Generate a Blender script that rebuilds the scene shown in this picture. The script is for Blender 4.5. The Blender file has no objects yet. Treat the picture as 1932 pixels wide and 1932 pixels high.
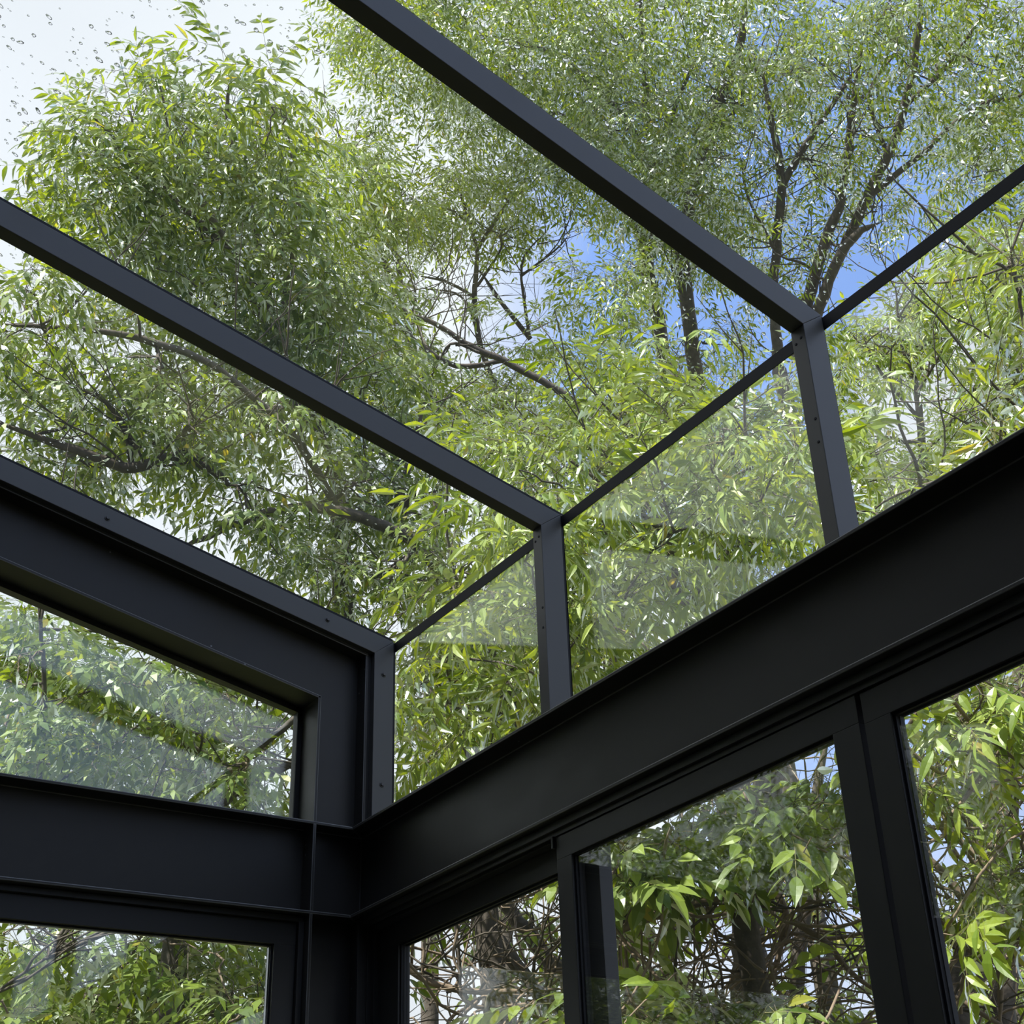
import bpy, bmesh, math, random
import numpy as np
from mathutils import Vector, Matrix
sc = bpy.context.scene
COL = sc.collection

# ------------------------------------------------------------------ camera
cam_d = bpy.data.cameras.new('camera'); cam = bpy.data.objects.new('camera', cam_d); COL.objects.link(cam)
Rw = ((0.78246115, -0.61881910, -0.06940803), (0.23472275, 0.39634723, -0.88758893), (0.57676666, 0.67821221, 0.45537723))
cx, cy, cz = Rw
M = Matrix(((cx[0], -cy[0], -cz[0], -1.66046), (cx[1], -cy[1], -cz[1], -3.19744), (cx[2], -cy[2], -cz[2], -1.18891), (0, 0, 0, 1)))
cam.matrix_world = M
cam_d.sensor_width = 36; cam_d.lens = 2452.23 / 1932 * 36
cam_d.shift_x = (966 - 1174.59) / 1932; cam_d.shift_y = (1157.638 - 966) / 1932
cam_d.clip_start = .02; cam_d.clip_end = 500
sc.camera = cam

# ------------------------------------------------------------------ sky
world = bpy.data.worlds.new('sky'); sc.world = world; world.use_nodes = True
nt = world.node_tree; nt.nodes.clear()
def N(nt, t, **k):
    n = nt.nodes.new(t)
    for a, b in k.items(): setattr(n, a, b)
    return n
def math_n(nt, op, a, b=None, c=None, clamp=False):
    n = N(nt, 'ShaderNodeMath', operation=op, use_clamp=clamp)
    for i, v in enumerate((a, b, c)):
        if v is None: continue
        if isinstance(v, (int, float)): n.inputs[i].default_value = v
        else: nt.links.new(v, n.inputs[i])
    return n.outputs[0]
tc = N(nt, 'ShaderNodeTexCoord')
nz = N(nt, 'ShaderNodeTexNoise'); nz.inputs['Scale'].default_value = 3.6; nz.inputs['Detail'].default_value = 5; nz.inputs['Roughness'].default_value = .55
nt.links.new(tc.outputs['Generated'], nz.inputs['Vector'])
sep = N(nt, 'ShaderNodeSeparateXYZ'); nt.links.new(tc.outputs['Generated'], sep.inputs[0])
nn = math_n(nt, 'SUBTRACT', nz.outputs['Fac'], .5)
def lobe(d, thr, gain):
    n = N(nt, 'ShaderNodeVectorMath', operation='DOT_PRODUCT'); nt.links.new(tc.outputs['Generated'], n.inputs[0]); n.inputs[1].default_value = Vector(d).normalized()
    return math_n(nt, 'MULTIPLY_ADD', math_n(nt, 'SUBTRACT', n.outputs['Value'], thr), gain, .5)
a1 = math_n(nt, 'MINIMUM', lobe((.607, .471, .640), .9755, 55), 1.15)       # clear gap in the cloud over the eaves
a1 = math_n(nt, 'SUBTRACT', a1, math_n(nt, 'MULTIPLY', lobe((.76, .40, .52), .989, 110), 1.3, clamp=True))   # a cloud beside it
a1 = math_n(nt, 'MAXIMUM', a1, math_n(nt, 'MINIMUM', lobe((.78, .58, .25), .988, 60), .75))
a2 = math_n(nt, 'MULTIPLY_ADD', sep.outputs['Y'], -2.2, .15)                                # clearer sky behind the house
mx = math_n(nt, 'MAXIMUM', a1, math_n(nt, 'MINIMUM', a2, .6))
blue = math_n(nt, 'MULTIPLY_ADD', nn, 1.8, mx, clamp=True)
low = math_n(nt, 'MULTIPLY_ADD', sep.outputs['Z'], 5.0, -.4, clamp=True)
blue = math_n(nt, 'MULTIPLY', blue, low)
mixc = N(nt, 'ShaderNodeMix', data_type='RGBA'); nt.links.new(blue, mixc.inputs[0])
mixc.inputs[6].default_value = (.86, .895, .97, 1); mixc.inputs[7].default_value = (.29, .47, .98, 1)
nz2 = N(nt, 'ShaderNodeTexNoise'); nz2.inputs['Scale'].default_value = 1.7; nz2.inputs['Detail'].default_value = 3
nt.links.new(tc.outputs['Generated'], nz2.inputs['Vector'])
stren = math_n(nt, 'MULTIPLY_ADD', nz2.outputs['Fac'], .8, .66)
glow = math_n(nt, 'MULTIPLY', lobe((-.50, -.35, .80), .86, 3.2), 1.2, clamp=True)    # thin bright cloud round the sun
stren = math_n(nt, 'ADD', stren, glow)
bg = N(nt, 'ShaderNodeBackground'); nt.links.new(mixc.outputs[2], bg.inputs[0]); nt.links.new(stren, bg.inputs[1])
wo = N(nt, 'ShaderNodeOutputWorld'); nt.links.new(bg.outputs[0], wo.inputs[0])

# ------------------------------------------------------------------ sun
sl = bpy.data.lights.new('sun', 'SUN'); sl.energy = 9.0; sl.angle = math.radians(.6); sl.color = (1, .95, .84)
sun = bpy.data.objects.new('sun', sl); COL.objects.link(sun)
sun.rotation_euler = Vector((-.585, -.10, .80)).to_track_quat('Z', 'Y').to_euler()
sun.location = (0, 0, 12)

sc.view_settings.view_transform = 'Standard'; sc.view_settings.look = 'None'
sc.view_settings.exposure = 0.14; sc.view_settings.gamma = 1; sc.view_settings.use_curve_mapping = False
cy_ = sc.cycles
cy_.max_bounces = 8; cy_.diffuse_bounces = 3; cy_.glossy_bounces = 3; cy_.transmission_bounces = 3; cy_.transparent_max_bounces = 16
cy_.sample_clamp_indirect = 6

# ------------------------------------------------------------------ helpers
def setp(o, label=None, cat=None, group=None, kind=None):
    for k, v in (('label', label), ('category', cat), ('group', group), ('kind', kind)):
        if v: o[k] = v
    return o
def link(name, me, mat, parent=None):
    o = bpy.data.objects.new(name, me); COL.objects.link(o)
    if mat is not None:
        for m in (mat if isinstance(mat, (list, tuple)) else [mat]): me.materials.append(m)
    if parent: o.parent = parent
    return o
def empty(name, loc=(0, 0, 0)):
    o = bpy.data.objects.new(name, None); COL.objects.link(o); o.location = loc; o.empty_display_size = .1
    return o
class MB:
    def __init__(s): s.bm = bmesh.new()
    def box(s, x0, x1, y0, y1, z0, z1):
        x0, x1 = sorted((x0, x1)); y0, y1 = sorted((y0, y1)); z0, z1 = sorted((z0, z1))
        v = [s.bm.verts.new(p) for p in ((x0,y0,z0),(x1,y0,z0),(x1,y1,z0),(x0,y1,z0),(x0,y0,z1),(x1,y0,z1),(x1,y1,z1),(x0,y1,z1))]
        for f in ((0,3,2,1),(4,5,6,7),(0,1,5,4),(1,2,6,5),(2,3,7,6),(3,0,4,7)): s.bm.faces.new([v[i] for i in f])
        return s
    def loft(s, A, B):
        """two matching rings of points joined into a closed solid"""
        a = [s.bm.verts.new(p) for p in A]; b = [s.bm.verts.new(p) for p in B]; n = len(a)
        s.bm.faces.new(a[::-1]); s.bm.faces.new(b)
        for i in range(n): s.bm.faces.new((a[i], a[(i+1) % n], b[(i+1) % n], b[i]))
        return s
    def cyl(s, c, axis, r, h, n=12, r2=None):
        axis = Vector(axis).normalized(); u = axis.orthogonal().normalized(); w = axis.cross(u); c = Vector(c); r2 = r if r2 is None else r2
        A = [c + (u*math.cos(t)+w*math.sin(t))*r for t in [i*2*math.pi/n for i in range(n)]]
        B = [c + axis*h + (u*math.cos(t)+w*math.sin(t))*r2 for t in [i*2*math.pi/n for i in range(n)]]
        return s.loft(A, B)
    def build(s, name, mat, parent=None, bevel=0, loc=None):
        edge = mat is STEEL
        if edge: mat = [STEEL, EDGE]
        bmesh.ops.recalc_face_normals(s.bm, faces=s.bm.faces)
        if bevel:
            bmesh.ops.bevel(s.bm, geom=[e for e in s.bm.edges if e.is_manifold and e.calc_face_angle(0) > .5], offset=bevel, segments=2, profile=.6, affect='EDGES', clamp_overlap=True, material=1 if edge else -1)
        me = bpy.data.meshes.new(name)
        if loc is not None: bmesh.ops.translate(s.bm, vec=-Vector(loc), verts=s.bm.verts)
        s.bm.to_mesh(me); s.bm.free()
        o = link(name, me, mat, parent)
        if loc is not None: o.location = loc
        return o
def mat(name):
    m = bpy.data.materials.new(name); m.use_nodes = True; m.node_tree.nodes.clear(); return m, m.node_tree
def principled(name, col, rough=.5, metal=0, spec=.5, speck=0, bump=0):
    m, nt = mat(name)
    p = N(nt, 'ShaderNodeBsdfPrincipled'); o = N(nt, 'ShaderNodeOutputMaterial'); nt.links.new(p.outputs[0], o.inputs[0])
    p.inputs['Base Color'].default_value = (*col, 1); p.inputs['Roughness'].default_value = rough; p.inputs['Metallic'].default_value = metal
    p.inputs['Specular IOR Level'].default_value = spec
    tc = N(nt, 'ShaderNodeTexCoord')
    if speck:
        # mottled mill scale under the paint and a few pale paint flecks
        n1 = N(nt, 'ShaderNodeTexNoise'); n1.inputs['Scale'].default_value = 7; n1.inputs['Detail'].default_value = 6; nt.links.new(tc.outputs['Object'], n1.inputs['Vector'])
        v = N(nt, 'ShaderNodeTexVoronoi'); v.inputs['Scale'].default_value = 26; nt.links.new(tc.outputs['Object'], v.inputs['Vector'])
        sp = N(nt, 'ShaderNodeSeparateColor'); nt.links.new(v.outputs['Color'], sp.inputs[0])
        rad = math_n(nt, 'MULTIPLY', math_n(nt, 'GREATER_THAN', sp.outputs[0], .88), .07)
        fl = math_n(nt, 'MULTIPLY', math_n(nt, 'LESS_THAN', v.outputs['Distance'], rad), speck)
        mx = N(nt, 'ShaderNodeMix', data_type='RGBA'); mx.inputs[6].default_value = (*[c*.75 for c in col], 1); mx.inputs[7].default_value = (*[c*1.35 for c in col], 1)
        nt.links.new(n1.outputs['Fac'], mx.inputs[0])
        m2 = N(nt, 'ShaderNodeMix', data_type='RGBA'); nt.links.new(fl, m2.inputs[0]); nt.links.new(mx.outputs[2], m2.inputs[6]); m2.inputs[7].default_value = (.22, .22, .22, 1)
        nt.links.new(m2.outputs[2], p.inputs['Base Color'])
        r = math_n(nt, 'MULTIPLY_ADD', n1.outputs['Fac'], .25, rough - .12); nt.links.new(r, p.inputs['Roughness'])
    if bump:
        n2 = N(nt, 'ShaderNodeTexNoise'); n2.inputs['Scale'].default_value = 60; n2.inputs['Detail'].default_value = 4; nt.links.new(tc.outputs['Object'], n2.inputs['Vector'])
        b = N(nt, 'ShaderNodeBump'); b.inputs['Strength'].default_value = bump; b.inputs['Distance'].default_value = .002; nt.links.new(n2.outputs['Fac'], b.inputs['Height']); nt.links.new(b.outputs[0], p.inputs['Normal'])
    return m
STEEL = principled('black_painted_steel', (.037, .0345, .0305), .46, spec=.30, speck=.9, bump=.08)
EDGE = principled('painted_edge_highlight', (.15, .145, .135), .40, spec=.5)      # lighter colour paints in the highlight along the rounded steel edges
TUBE = principled('satin_black_tube', (.078, .074, .066), .42, spec=.5)
ALU = principled('matt_black_aluminium', (.028, .0265, .0245), .45, spec=.32)
GASKET = principled('black_rubber', (.008, .008, .010), .6, spec=.3)
SPACER = principled('brushed_spacer', (.45, .46, .48), .35, metal=.8)
WALLM = principled('dark_plaster', (.07, .07, .07), .8, spec=.2, bump=.3)
FLOORM = principled('grey_concrete', (.10, .095, .09), .6, spec=.3, bump=.2)

def glass_mat(name, tint, dirt):
    m, nt = mat(name)
    tr = N(nt, 'ShaderNodeBsdfTransparent'); tr.inputs[0].default_value = (*tint, 1)
    gl = N(nt, 'ShaderNodeBsdfGlossy'); gl.inputs['Roughness'].default_value = .0; gl.inputs[0].default_value = (1, 1, 1, 1)
    fr = N(nt, 'ShaderNodeFresnel'); fr.inputs[0].default_value = 1.5
    geo = N(nt, 'ShaderNodeNewGeometry')
    # inside hits of a solid pane see the same air-glass step from the other side
    fr2 = N(nt, 'ShaderNodeLayerWeight'); fr2.inputs[0].default_value = .5
    f = math_n(nt, 'MULTIPLY_ADD', math_n(nt, 'POWER', fr2.outputs['Facing'], 4.0), .9, .042, clamp=True)
    mx = N(nt, 'ShaderNodeMixShader'); nt.links.new(f, mx.inputs[0]); nt.links.new(tr.outputs[0], mx.inputs[1]); nt.links.new(gl.outputs[0], mx.inputs[2])
    o = N(nt, 'ShaderNodeOutputMaterial')
    if dirt:
        tc = N(nt, 'ShaderNodeTexCoord')
        n1 = N(nt, 'ShaderNodeTexNoise'); n1.inputs['Scale'].default_value = 2.2; n1.inputs['Detail'].default_value = 7; nt.links.new(tc.outputs['Object'], n1.inputs['Vector'])
        d = N(nt, 'ShaderNodeBsdfTranslucent'); d.inputs[0].default_value = (.8, .82, .82, 1)
        k = math_n(nt, 'MULTIPLY_ADD', n1.outputs['Fac'], dirt * 1.6, -dirt * .25, clamp=True)
        m2 = N(nt, 'ShaderNodeMixShader'); nt.links.new(k, m2.inputs[0]); nt.links.new(mx.outputs[0], m2.inputs[1]); nt.links.new(d.outputs[0], m2.inputs[2])
        nt.links.new(m2.outputs[0], o.inputs[0])
    else: nt.links.new(mx.outputs[0], o.inputs[0])
    return m
ROOFGLASS = glass_mat('dusty_roof_glass', (.970, .985, .975), .013)
SIDEGLASS = glass_mat('clear_glass', (.975, .99, .98), .012)
WINGLASS = glass_mat('window_glass', (.975, .99, .98), .008)

# ------------------------------------------------------------------ the steel
S = .215                              # roof pitch, rising away from the eaves (towards -x)
zb = lambda x: .556 - S * (x - .056)  # underside line of the rafters
zt = lambda x: zb(x) + .066
XE, YE = -3.3, -4.8
def isec(z0, z1, w=.13, tf=.0085, tw=.007):
    """I profile as (across, height), flanges tf thick, web at the middle"""
    a, b = w/2 - tw/2, w/2 + tw/2
    return [(0,z1),(0,z1-tf),(a,z1-tf),(a,z0+tf),(0,z0+tf),(0,z0),(w,z0),(w,z0+tf),(b,z0+tf),(b,z1-tf),(w,z1-tf),(w,z1)]
prof = isec(-.2585, 0)
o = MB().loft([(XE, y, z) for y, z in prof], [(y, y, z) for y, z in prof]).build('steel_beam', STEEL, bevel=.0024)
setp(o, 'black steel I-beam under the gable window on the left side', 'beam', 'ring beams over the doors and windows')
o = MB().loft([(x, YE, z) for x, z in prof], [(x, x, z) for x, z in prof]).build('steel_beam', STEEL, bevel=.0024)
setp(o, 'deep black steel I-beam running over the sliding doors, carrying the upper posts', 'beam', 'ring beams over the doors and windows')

# corner column: two flange plates and a web, from floor to the sloping beam
col = empty('steel_column', (-.115, .065, -2.6))
setp(col, 'black steel corner column where the two ring beams meet', 'column')
def cpart(name, mb, **k):
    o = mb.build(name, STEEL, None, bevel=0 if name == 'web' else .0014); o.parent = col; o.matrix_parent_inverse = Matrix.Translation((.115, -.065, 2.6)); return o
cpart('flange', MB().box(-.1195, -.111, 0.0005, .13, -2.6, -.2585).box(-.1195, -.111, -.0006, .0585, -.2505, -.008).box(-.1195, -.111, 0, .13, 0, .3795))
cpart('flange', MB().box(.036, .0445, .012, .13, .0, .548).box(.0445, .0575, .016, .030, .0005, .5565).box(.036, .0445, 0.0, .13, -2.6, -.2585))
cpart('web', MB().loft([(-.111, .0625, 0), (-.111, .0695, 0), (.036, .0695, 0), (.036, .0625, 0)], [(-.111, .0625, zb(-.111)-.0095), (-.111, .0695, zb(-.111)-.0095), (.036, .0695, zb(.036)-.0095), (.036, .0625, zb(.036)-.0095)]).box(-.111, .036, .0625, .0695, -2.6, -.2585))

# sloping gable beam: web and bottom flange stop at the column, top flange runs to the eaves
gb = empty('steel_beam', (-.115, .065, .38))
setp(gb, 'black steel beam sloping up along the top of the gable window', 'beam')
def sl_box(x0, x1, y0, y1, f0, f1):
    return ([(x0, y0, f0(x0)), (x0, y1, f0(x0)), (x0, y1, f1(x0)), (x0, y0, f1(x0))], [(x1, y0, f0(x1)), (x1, y1, f0(x1)), (x1, y1, f1(x1)), (x1, y0, f1(x1))])
def gpart(name, *a):
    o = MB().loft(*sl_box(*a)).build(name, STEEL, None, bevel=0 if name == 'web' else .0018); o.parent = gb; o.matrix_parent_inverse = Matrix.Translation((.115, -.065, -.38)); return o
zf = lambda x: .3795 - S * (x + .111)       # top of the lower flange
gpart('flange', XE, -.111, 0, .13, lambda x: zf(x) - .009, zf)
gpart('flange', XE, .0445, .012, .13, lambda x: zb(x) - .0095, lambda x: zb(x) - .0005)
gpart('web', XE, -.111, .0625, .0695, zf, lambda x: zb(x) - .0095)

# rafters and posts
RY = [-.006, -.883, -1.832, -2.78, -3.73]
rlabel = ['black roof rafter bolted on top of the gable beam, lowest in the photo', 'middle black roof rafter crossing the photo to the second post', 'upper black roof rafter ending at the tallest post on the right', '', '']
plabel = ['short black post with bolt heads standing at the corner', 'middle black post with a clear pane on each side', 'rightmost black post, tallest in view, on the beam over the doors', '', '']
def bolt(parent, c, ax, mats=TUBE):
    m = MB().cyl(c, ax, .0085, .0015, 16, .0080).cyl(Vector(c) + Vector(ax)*.0015, ax, .0062, .0045, 16, .0048)
    o = m.build('bolt', mats); o.parent = parent; o.matrix_parent_inverse = parent.matrix_world.inverted() if False else Matrix.Translation(-Vector(parent.location)); return o
for i, y in enumerate(RY):
    y1 = y + .0375
    r = MB().loft([(.056, yy, zb(.056)) if k == 0 else (.121, yy, zt(.121)) if k == 1 else (XE, yy, zt(XE)) if k == 2 else (XE, yy, zb(XE)) for k in range(4) for yy in (y,)],
                  [(.056, y1, zb(.056)), (.121, y1, zt(.121)), (XE, y1, zt(XE)), (XE, y1, zb(XE))]).build('roof_rafter', TUBE, bevel=.0014, loc=(.05, y, .58))
    setp(r, rlabel[i] or ['', '', '', 'black roof rafter beyond the upper edge of the photo', 'black roof rafter nearest the back wall'][i], 'rafter', 'rafters carrying the glass roof')
    # glazing tape between rafter and glass, seen as a dark line above the rafter
    g = MB().loft([(XE, y+.007, zt(XE)), (XE, y1-.007, zt(XE)), (XE, y1-.007, zt(XE)+.012), (XE, y+.007, zt(XE)+.012)], [(.121, y+.007, zt(.121)), (.121, y1-.007, zt(.121)), (.121, y1-.007, zt(.121)+.012), (.121, y+.007, zt(.121)+.012)]).build('glazing_tape', GASKET)
    g.parent = r; g.matrix_parent_inverse = Matrix.Translation((-.05, -y, -.58))
    p = MB().loft([(.056, y, .0005), (.121, y, .0005), (.121, y, zt(.121)), (.056, y, zb(.056))], [(.056, y1, .0005), (.121, y1, .0005), (.121, y1, zt(.121)), (.056, y1, zb(.056))]).build('window_post', TUBE, bevel=.0014, loc=(.088, y + .018, 0))
    setp(p, plabel[i] or ['', '', '', 'black post beyond the right edge of the photo', 'black post nearest the back wall'][i], 'post', 'posts between beam and roof')
    g = MB().box(.121, .131, y+.007, y1-.007, .001, zt(.121)).build('glazing_tape', GASKET)
    g.parent = p; g.matrix_parent_inverse = Matrix.Translation((-.088, -y - .018, 0))
    if i == 0:
        for x in (-.103, -.77, -1.45, -2.1): bolt(r, (x, y, zb(x) + .033 + (.004 if x > -.2 else 0)), (0, -1, 0))
        for z in (.49, .138): bolt(p, (.088, y, z), (0, -1, 0))
    else:
        for z, dy in ((.527, .012), (.520, .028), (.32, .010), (.265, .012)):
            s_ = MB().cyl((.056, y + dy, z), (-1, 0, 0), .0035, .0012, 10, .0028).build('screw', GASKET)
            s_.parent = p; s_.matrix_parent_inverse = Matrix.Translation((-.088, -y - .018, 0))

# ------------------------------------------------------------------ glass roof and upper side glass
ceil = empty('ceiling', (-1.6, -2.4, .9)); setp(ceil, kind='structure')
def child(o, parent): o.parent = parent; o.matrix_parent_inverse = Matrix.Translation(-Vector(parent.location)); return o
edges = [.135] + [y + .0187 for y in RY[1:]] + [YE]
zg = lambda x: zt(x) + .0125
for a, b in zip(edges, edges[1:]):
    child(MB().loft(*sl_box(XE, .150, b + .003, a - .003, zg, lambda x: zg(x) + .010)).build('glass_pane', ROOFGLASS), ceil)
    child(MB().loft(*sl_box(XE, .150, b - .003, b + .003, lambda x: zg(x) + .001, lambda x: zg(x) + .009)).build('silicone_joint', GASKET), ceil)
side = empty('window_1', (.136, -2.4, .3)); setp(side, kind='structure')
for a, b in zip(edges, edges[1:]):
    child(MB().box(.131, .141, b + .003, min(a, .12) - .003, .001, .610).build('glass_pane', SIDEGLASS), side)
    child(MB().box(.1285, .1308, b + .004, min(a, .12) - .004, .577, .6095).build('edge_band', GASKET), side)
    child(MB().box(.131, .141, b - .003, b + .003, .001, .610).build('silicone_joint', GASKET), side)

# rain drops lying on the glass roof
rng = np.random.default_rng(11)
def raindrops():
    bm = bmesh.new()
    def drop(x, y, r, el, ang):
        n = 7; z = zg(x) + .0101
        ca, sa = math.cos(ang), math.sin(ang)
        ring = []
        for k in range(n):
            t = k*2*math.pi/n; u, v = r*el*math.cos(t), r*math.sin(t)*(1 + .25*rng.uniform(-1, 1))
            X, Y = u*ca - v*sa, u*sa + v*ca; ring.append((x+X, y+Y, z - S*X))
        base = [bm.verts.new(p) for p in ring]
        mid = [bm.verts.new((x+(p[0]-x)*.72, y+(p[1]-y)*.72, p[2]*.28*0 + (z - S*(p[0]-x)*.72) + r*.42)) for p in ring]
        top = bm.verts.new((x, y, z + r*.58))
        for k in range(n):
            j = (k+1) % n; bm.faces.new((base[k], base[j], mid[j], mid[k])); bm.faces.new((mid[k], mid[j], top))
        bm.faces.new(base[::-1])
    cl = rng.uniform((-2.0, -2.6), (.1, .1), (70, 2))
    for k in range(9000):
        if rng.random() < .55:
            c = cl[rng.integers(70)]; x, y = c + rng.normal(0, .12, 2)
        else: x, y = rng.uniform((-2.1, -2.65), (.12, .12))
        if not (-3.2 < x < .13 and -2.7 < y < .12): continue
        r = .0012 + .0032*rng.random()**2.4
        drop(x, y, r, 1 + 1.1*rng.random()**2, rng.normal(0, .5))
    me = bpy.data.meshes.new('raindrops'); bm.to_mesh(me); bm.free()
    for p in me.polygons: p.use_smooth = True
    return me
m, nt = mat('water'); g = N(nt, 'ShaderNodeBsdfGlass'); g.inputs['IOR'].default_value = 1.33; g.inputs['Roughness'].default_value = 0
oo = N(nt, 'ShaderNodeOutputMaterial'); nt.links.new(g.outputs[0], oo.inputs[0]); WATER = m
o = link('raindrops', raindrops(), WATER)
setp(o, 'scattered raindrops lying on top of the glass roof', 'raindrops', kind='stuff')

# ------------------------------------------------------------------ gable window and lower casement
w = empty('window_2', (-1.7, .115, .35)); setp(w, kind='structure')
zi = lambda x: zf(x) - .009
fr = MB()
fr.box(-.1345, -.1195, .100, .130, 0.0005, zi(-.1195) - .002)
fr.loft(*sl_box(XE, -.1195, .100, .130, lambda x: zi(x) - .016, zi))
fr.box(XE, -.1345, .100, .130, .0005, .013)
child(fr.build('window_frame', ALU, bevel=.001), w)
child(MB().loft(*sl_box(XE, -.1345, .112, .120, lambda x: .013, lambda x: zi(x) - .016)).build('glass_pane', WINGLASS), w)
child(MB().loft(*sl_box(XE, -.1345, .101, .106, lambda x: .013, lambda x: zi(x) - .016)).build('glass_pane', WINGLASS), w)

w = empty('window_3', (-1.7, .06, -1.4)); setp(w, kind='structure')
def ring(x0, x1, z0, z1, t, y0, y1, name, m, parent, bev=.0012):
    mb = MB().box(x0, x1, y0, y1, z1 - t, z1).box(x0, x1, y0, y1, z0, z0 + t).box(x1 - t, x1, y0, y1, z0 + t, z1 - t).box(x0, x0 + t, y0, y1, z0 + t, z1 - t)
    return child(mb.build(name, m, bevel=bev), parent)
ring(-1.75, -.1215, -2.55, -.2605, .0155, .026, .10, 'window_frame', ALU, w)
ring(-1.733, -.1385, -2.53, -.2775, .060, .038, .085, 'sash', ALU, w)
ring(-1.673, -.1985, -2.47, -.3375, .004, .050, .062, 'gasket', GASKET, w, 0)
child(MB().box(-.2045, -.2030, .058, .0655, -2.4, -.343).build('spacer_bar', SPACER), w)
child(MB().box(-1.67, -.2025, .052, .058, -2.466, -.3415).build('glass_pane', WINGLASS), w)
child(MB().box(-1.67, -.2025, .066, .072, -2.466, -.3415).build('glass_pane', WINGLASS), w)
# a blank dark bay beyond the casement, outside the photo
o = MB().box(XE, -1.752, .03, .10, -2.6, -.26).build('wall_far', WALLM); setp(o, kind='structure')

# ------------------------------------------------------------------ sliding doors under the long beam
h = empty('trim_1', (.07, -2.4, -.27)); setp(h, kind='structure')
child(MB().box(.020, .125, YE, -.0, -.2785, -.2605).build('head_track', ALU, bevel=.001), h)
child(MB().box(.029, .033, YE, -.0, -.2905, -.2785).box(.045, .072, YE, -.0, -.2930, -.2785).box(.108, .125, YE, 0, -.30, -.2785).build('track_fin', ALU, bevel=.0008), h)
child(MB().box(.0475, .125, -.014, -.0, -2.6, -.2785).box(.060, .125, -.030, -.014, -2.6, -.2785).box(.020, .0475, -.010, -.0, -2.6, -.2785).build('door_jamb', ALU, bevel=.001), h)
def leaf(name, x0, y0, y1, ztop, top, sl_, sr, zbot=-2.55, stileleft=None):
    """sliding leaf; y0 is its corner-side edge, y1 the viewer-side edge"""
    d = empty(name, (x0 + .02, (y0+y1)/2, -1.4)); setp(d, kind='structure'); x1 = x0 + .036
    child(MB().box(x0, x1, y1, y0, ztop - top, ztop).build('top_rail', ALU, bevel=.0012), d)
    child(MB().box(x0, x1, y1, y0, zbot, zbot + .08).build('bottom_rail', ALU, bevel=.0012), d)
    child(MB().box(x0, x1, y0 - sl_, y0, zbot + .08, ztop - top).build('stile', ALU, bevel=.0012), d)
    child(MB().box(x0, x1, y1, y1 + sr, zbot + .08, ztop - top).build('stile', ALU, bevel=.0012), d)
    a, b, zt_ = y0 - sl_, y1 + sr, ztop - top
    g = MB()
    for q0, q1 in ((x0 + .007, x0 + .012), (x0 + .024, x0 + .029)):
        g.box(q0, q1, a - .005, a, zbot+.08, zt_).box(q0, q1, b, b + .005, zbot+.08, zt_).box(q0, q1, b + .005, a - .005, zt_ - .005, zt_)
    child(g.build('gasket', GASKET), d)
    child(MB().box(x0 + .0145, x0 + .0215, a - .0075, a - .006, zbot + .08, zt_ - .006).box(x0 + .0145, x0 + .0215, b + .006, b + .0075, zbot + .08, zt_ - .006).build('spacer_bar', GASKET), d)
    for q in (x0 + .010,): child(MB().box(q, q + .006, b + .001, a - .001, zbot + .081, zt_ - .001).build('glass_pane', WINGLASS), d)
    return d
leaf('door_1', .075, -.032, -1.010, -.290, .062, .100, .055)
leaf('door_2', .030, -.917, -1.827, -.2935, .0525, .055, .064)
leaf('door_3', .034, -1.835, -2.78, -.2935, .058, .060, .060)
leaf('door_4', .034, -2.79, -3.75, -.2935, .058, .060, .060)
child(MB().box(.022, .030, -.915, -.909, -.318, -.2905).build('stop_bracket', ALU, bevel=.0006), h)

# ------------------------------------------------------------------ rest of the room, mostly behind the viewer
setp(MB().box(XE, .13, YE, .13, -2.7, -2.6).build('floor', FLOORM), kind='structure')
# unseen house wall the glass room leans on, made tall to shade the beams
setp(MB().box(XE - .3, XE, YE - 4, .13, -2.7, 5.6).build('unseen_shade_wall_left', WALLM), kind='structure')
setp(MB().loft([(XE, YE - .2, -2.6), (.14, YE - .2, -2.6), (.14, YE - .2, .60), (XE, YE - .2, zg(XE))], [(XE, YE, -2.6), (.14, YE, -2.6), (.14, YE, .60), (XE, YE, zg(XE))]).build('wall_back', WALLM), kind='structure')
setp(MB().box(.03, .07, YE, -3.76, -2.6, -.30).build('wall_right', ALU), kind='structure')

# ------------------------------------------------------------------ garden ground
gm = principled('leafy_ground', (.06, .09, .03), .9, spec=.1, bump=.5)
nt = gm.node_tree; pr = [n for n in nt.nodes if n.type == 'BSDF_PRINCIPLED'][0]
tc = N(nt, 'ShaderNodeTexCoord'); nz = N(nt, 'ShaderNodeTexNoise'); nz.inputs['Scale'].default_value = 30; nt.links.new(tc.outputs['Object'], nz.inputs['Vector'])
mx = N(nt, 'ShaderNodeMix', data_type='RGBA'); nt.links.new(nz.outputs['Fac'], mx.inputs[0]); mx.inputs[6].default_value = (.05, .08, .02, 1); mx.inputs[7].default_value = (.13, .10, .06, 1); nt.links.new(mx.outputs[2], pr.inputs['Base Color'])
bm = bmesh.new()
bmesh.ops.create_grid(bm, x_segments=60, y_segments=60, size=22)
for v in bm.verts:
    v.co.x += 3; v.co.y += 3; v.co.z = -2.72 + .05*math.sin(v.co.x*1.3)*math.cos(v.co.y*.9)
me = bpy.data.meshes.new('ground'); bm.to_mesh(me); bm.free()
setp(link('ground', me, gm), kind='structure')

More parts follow.
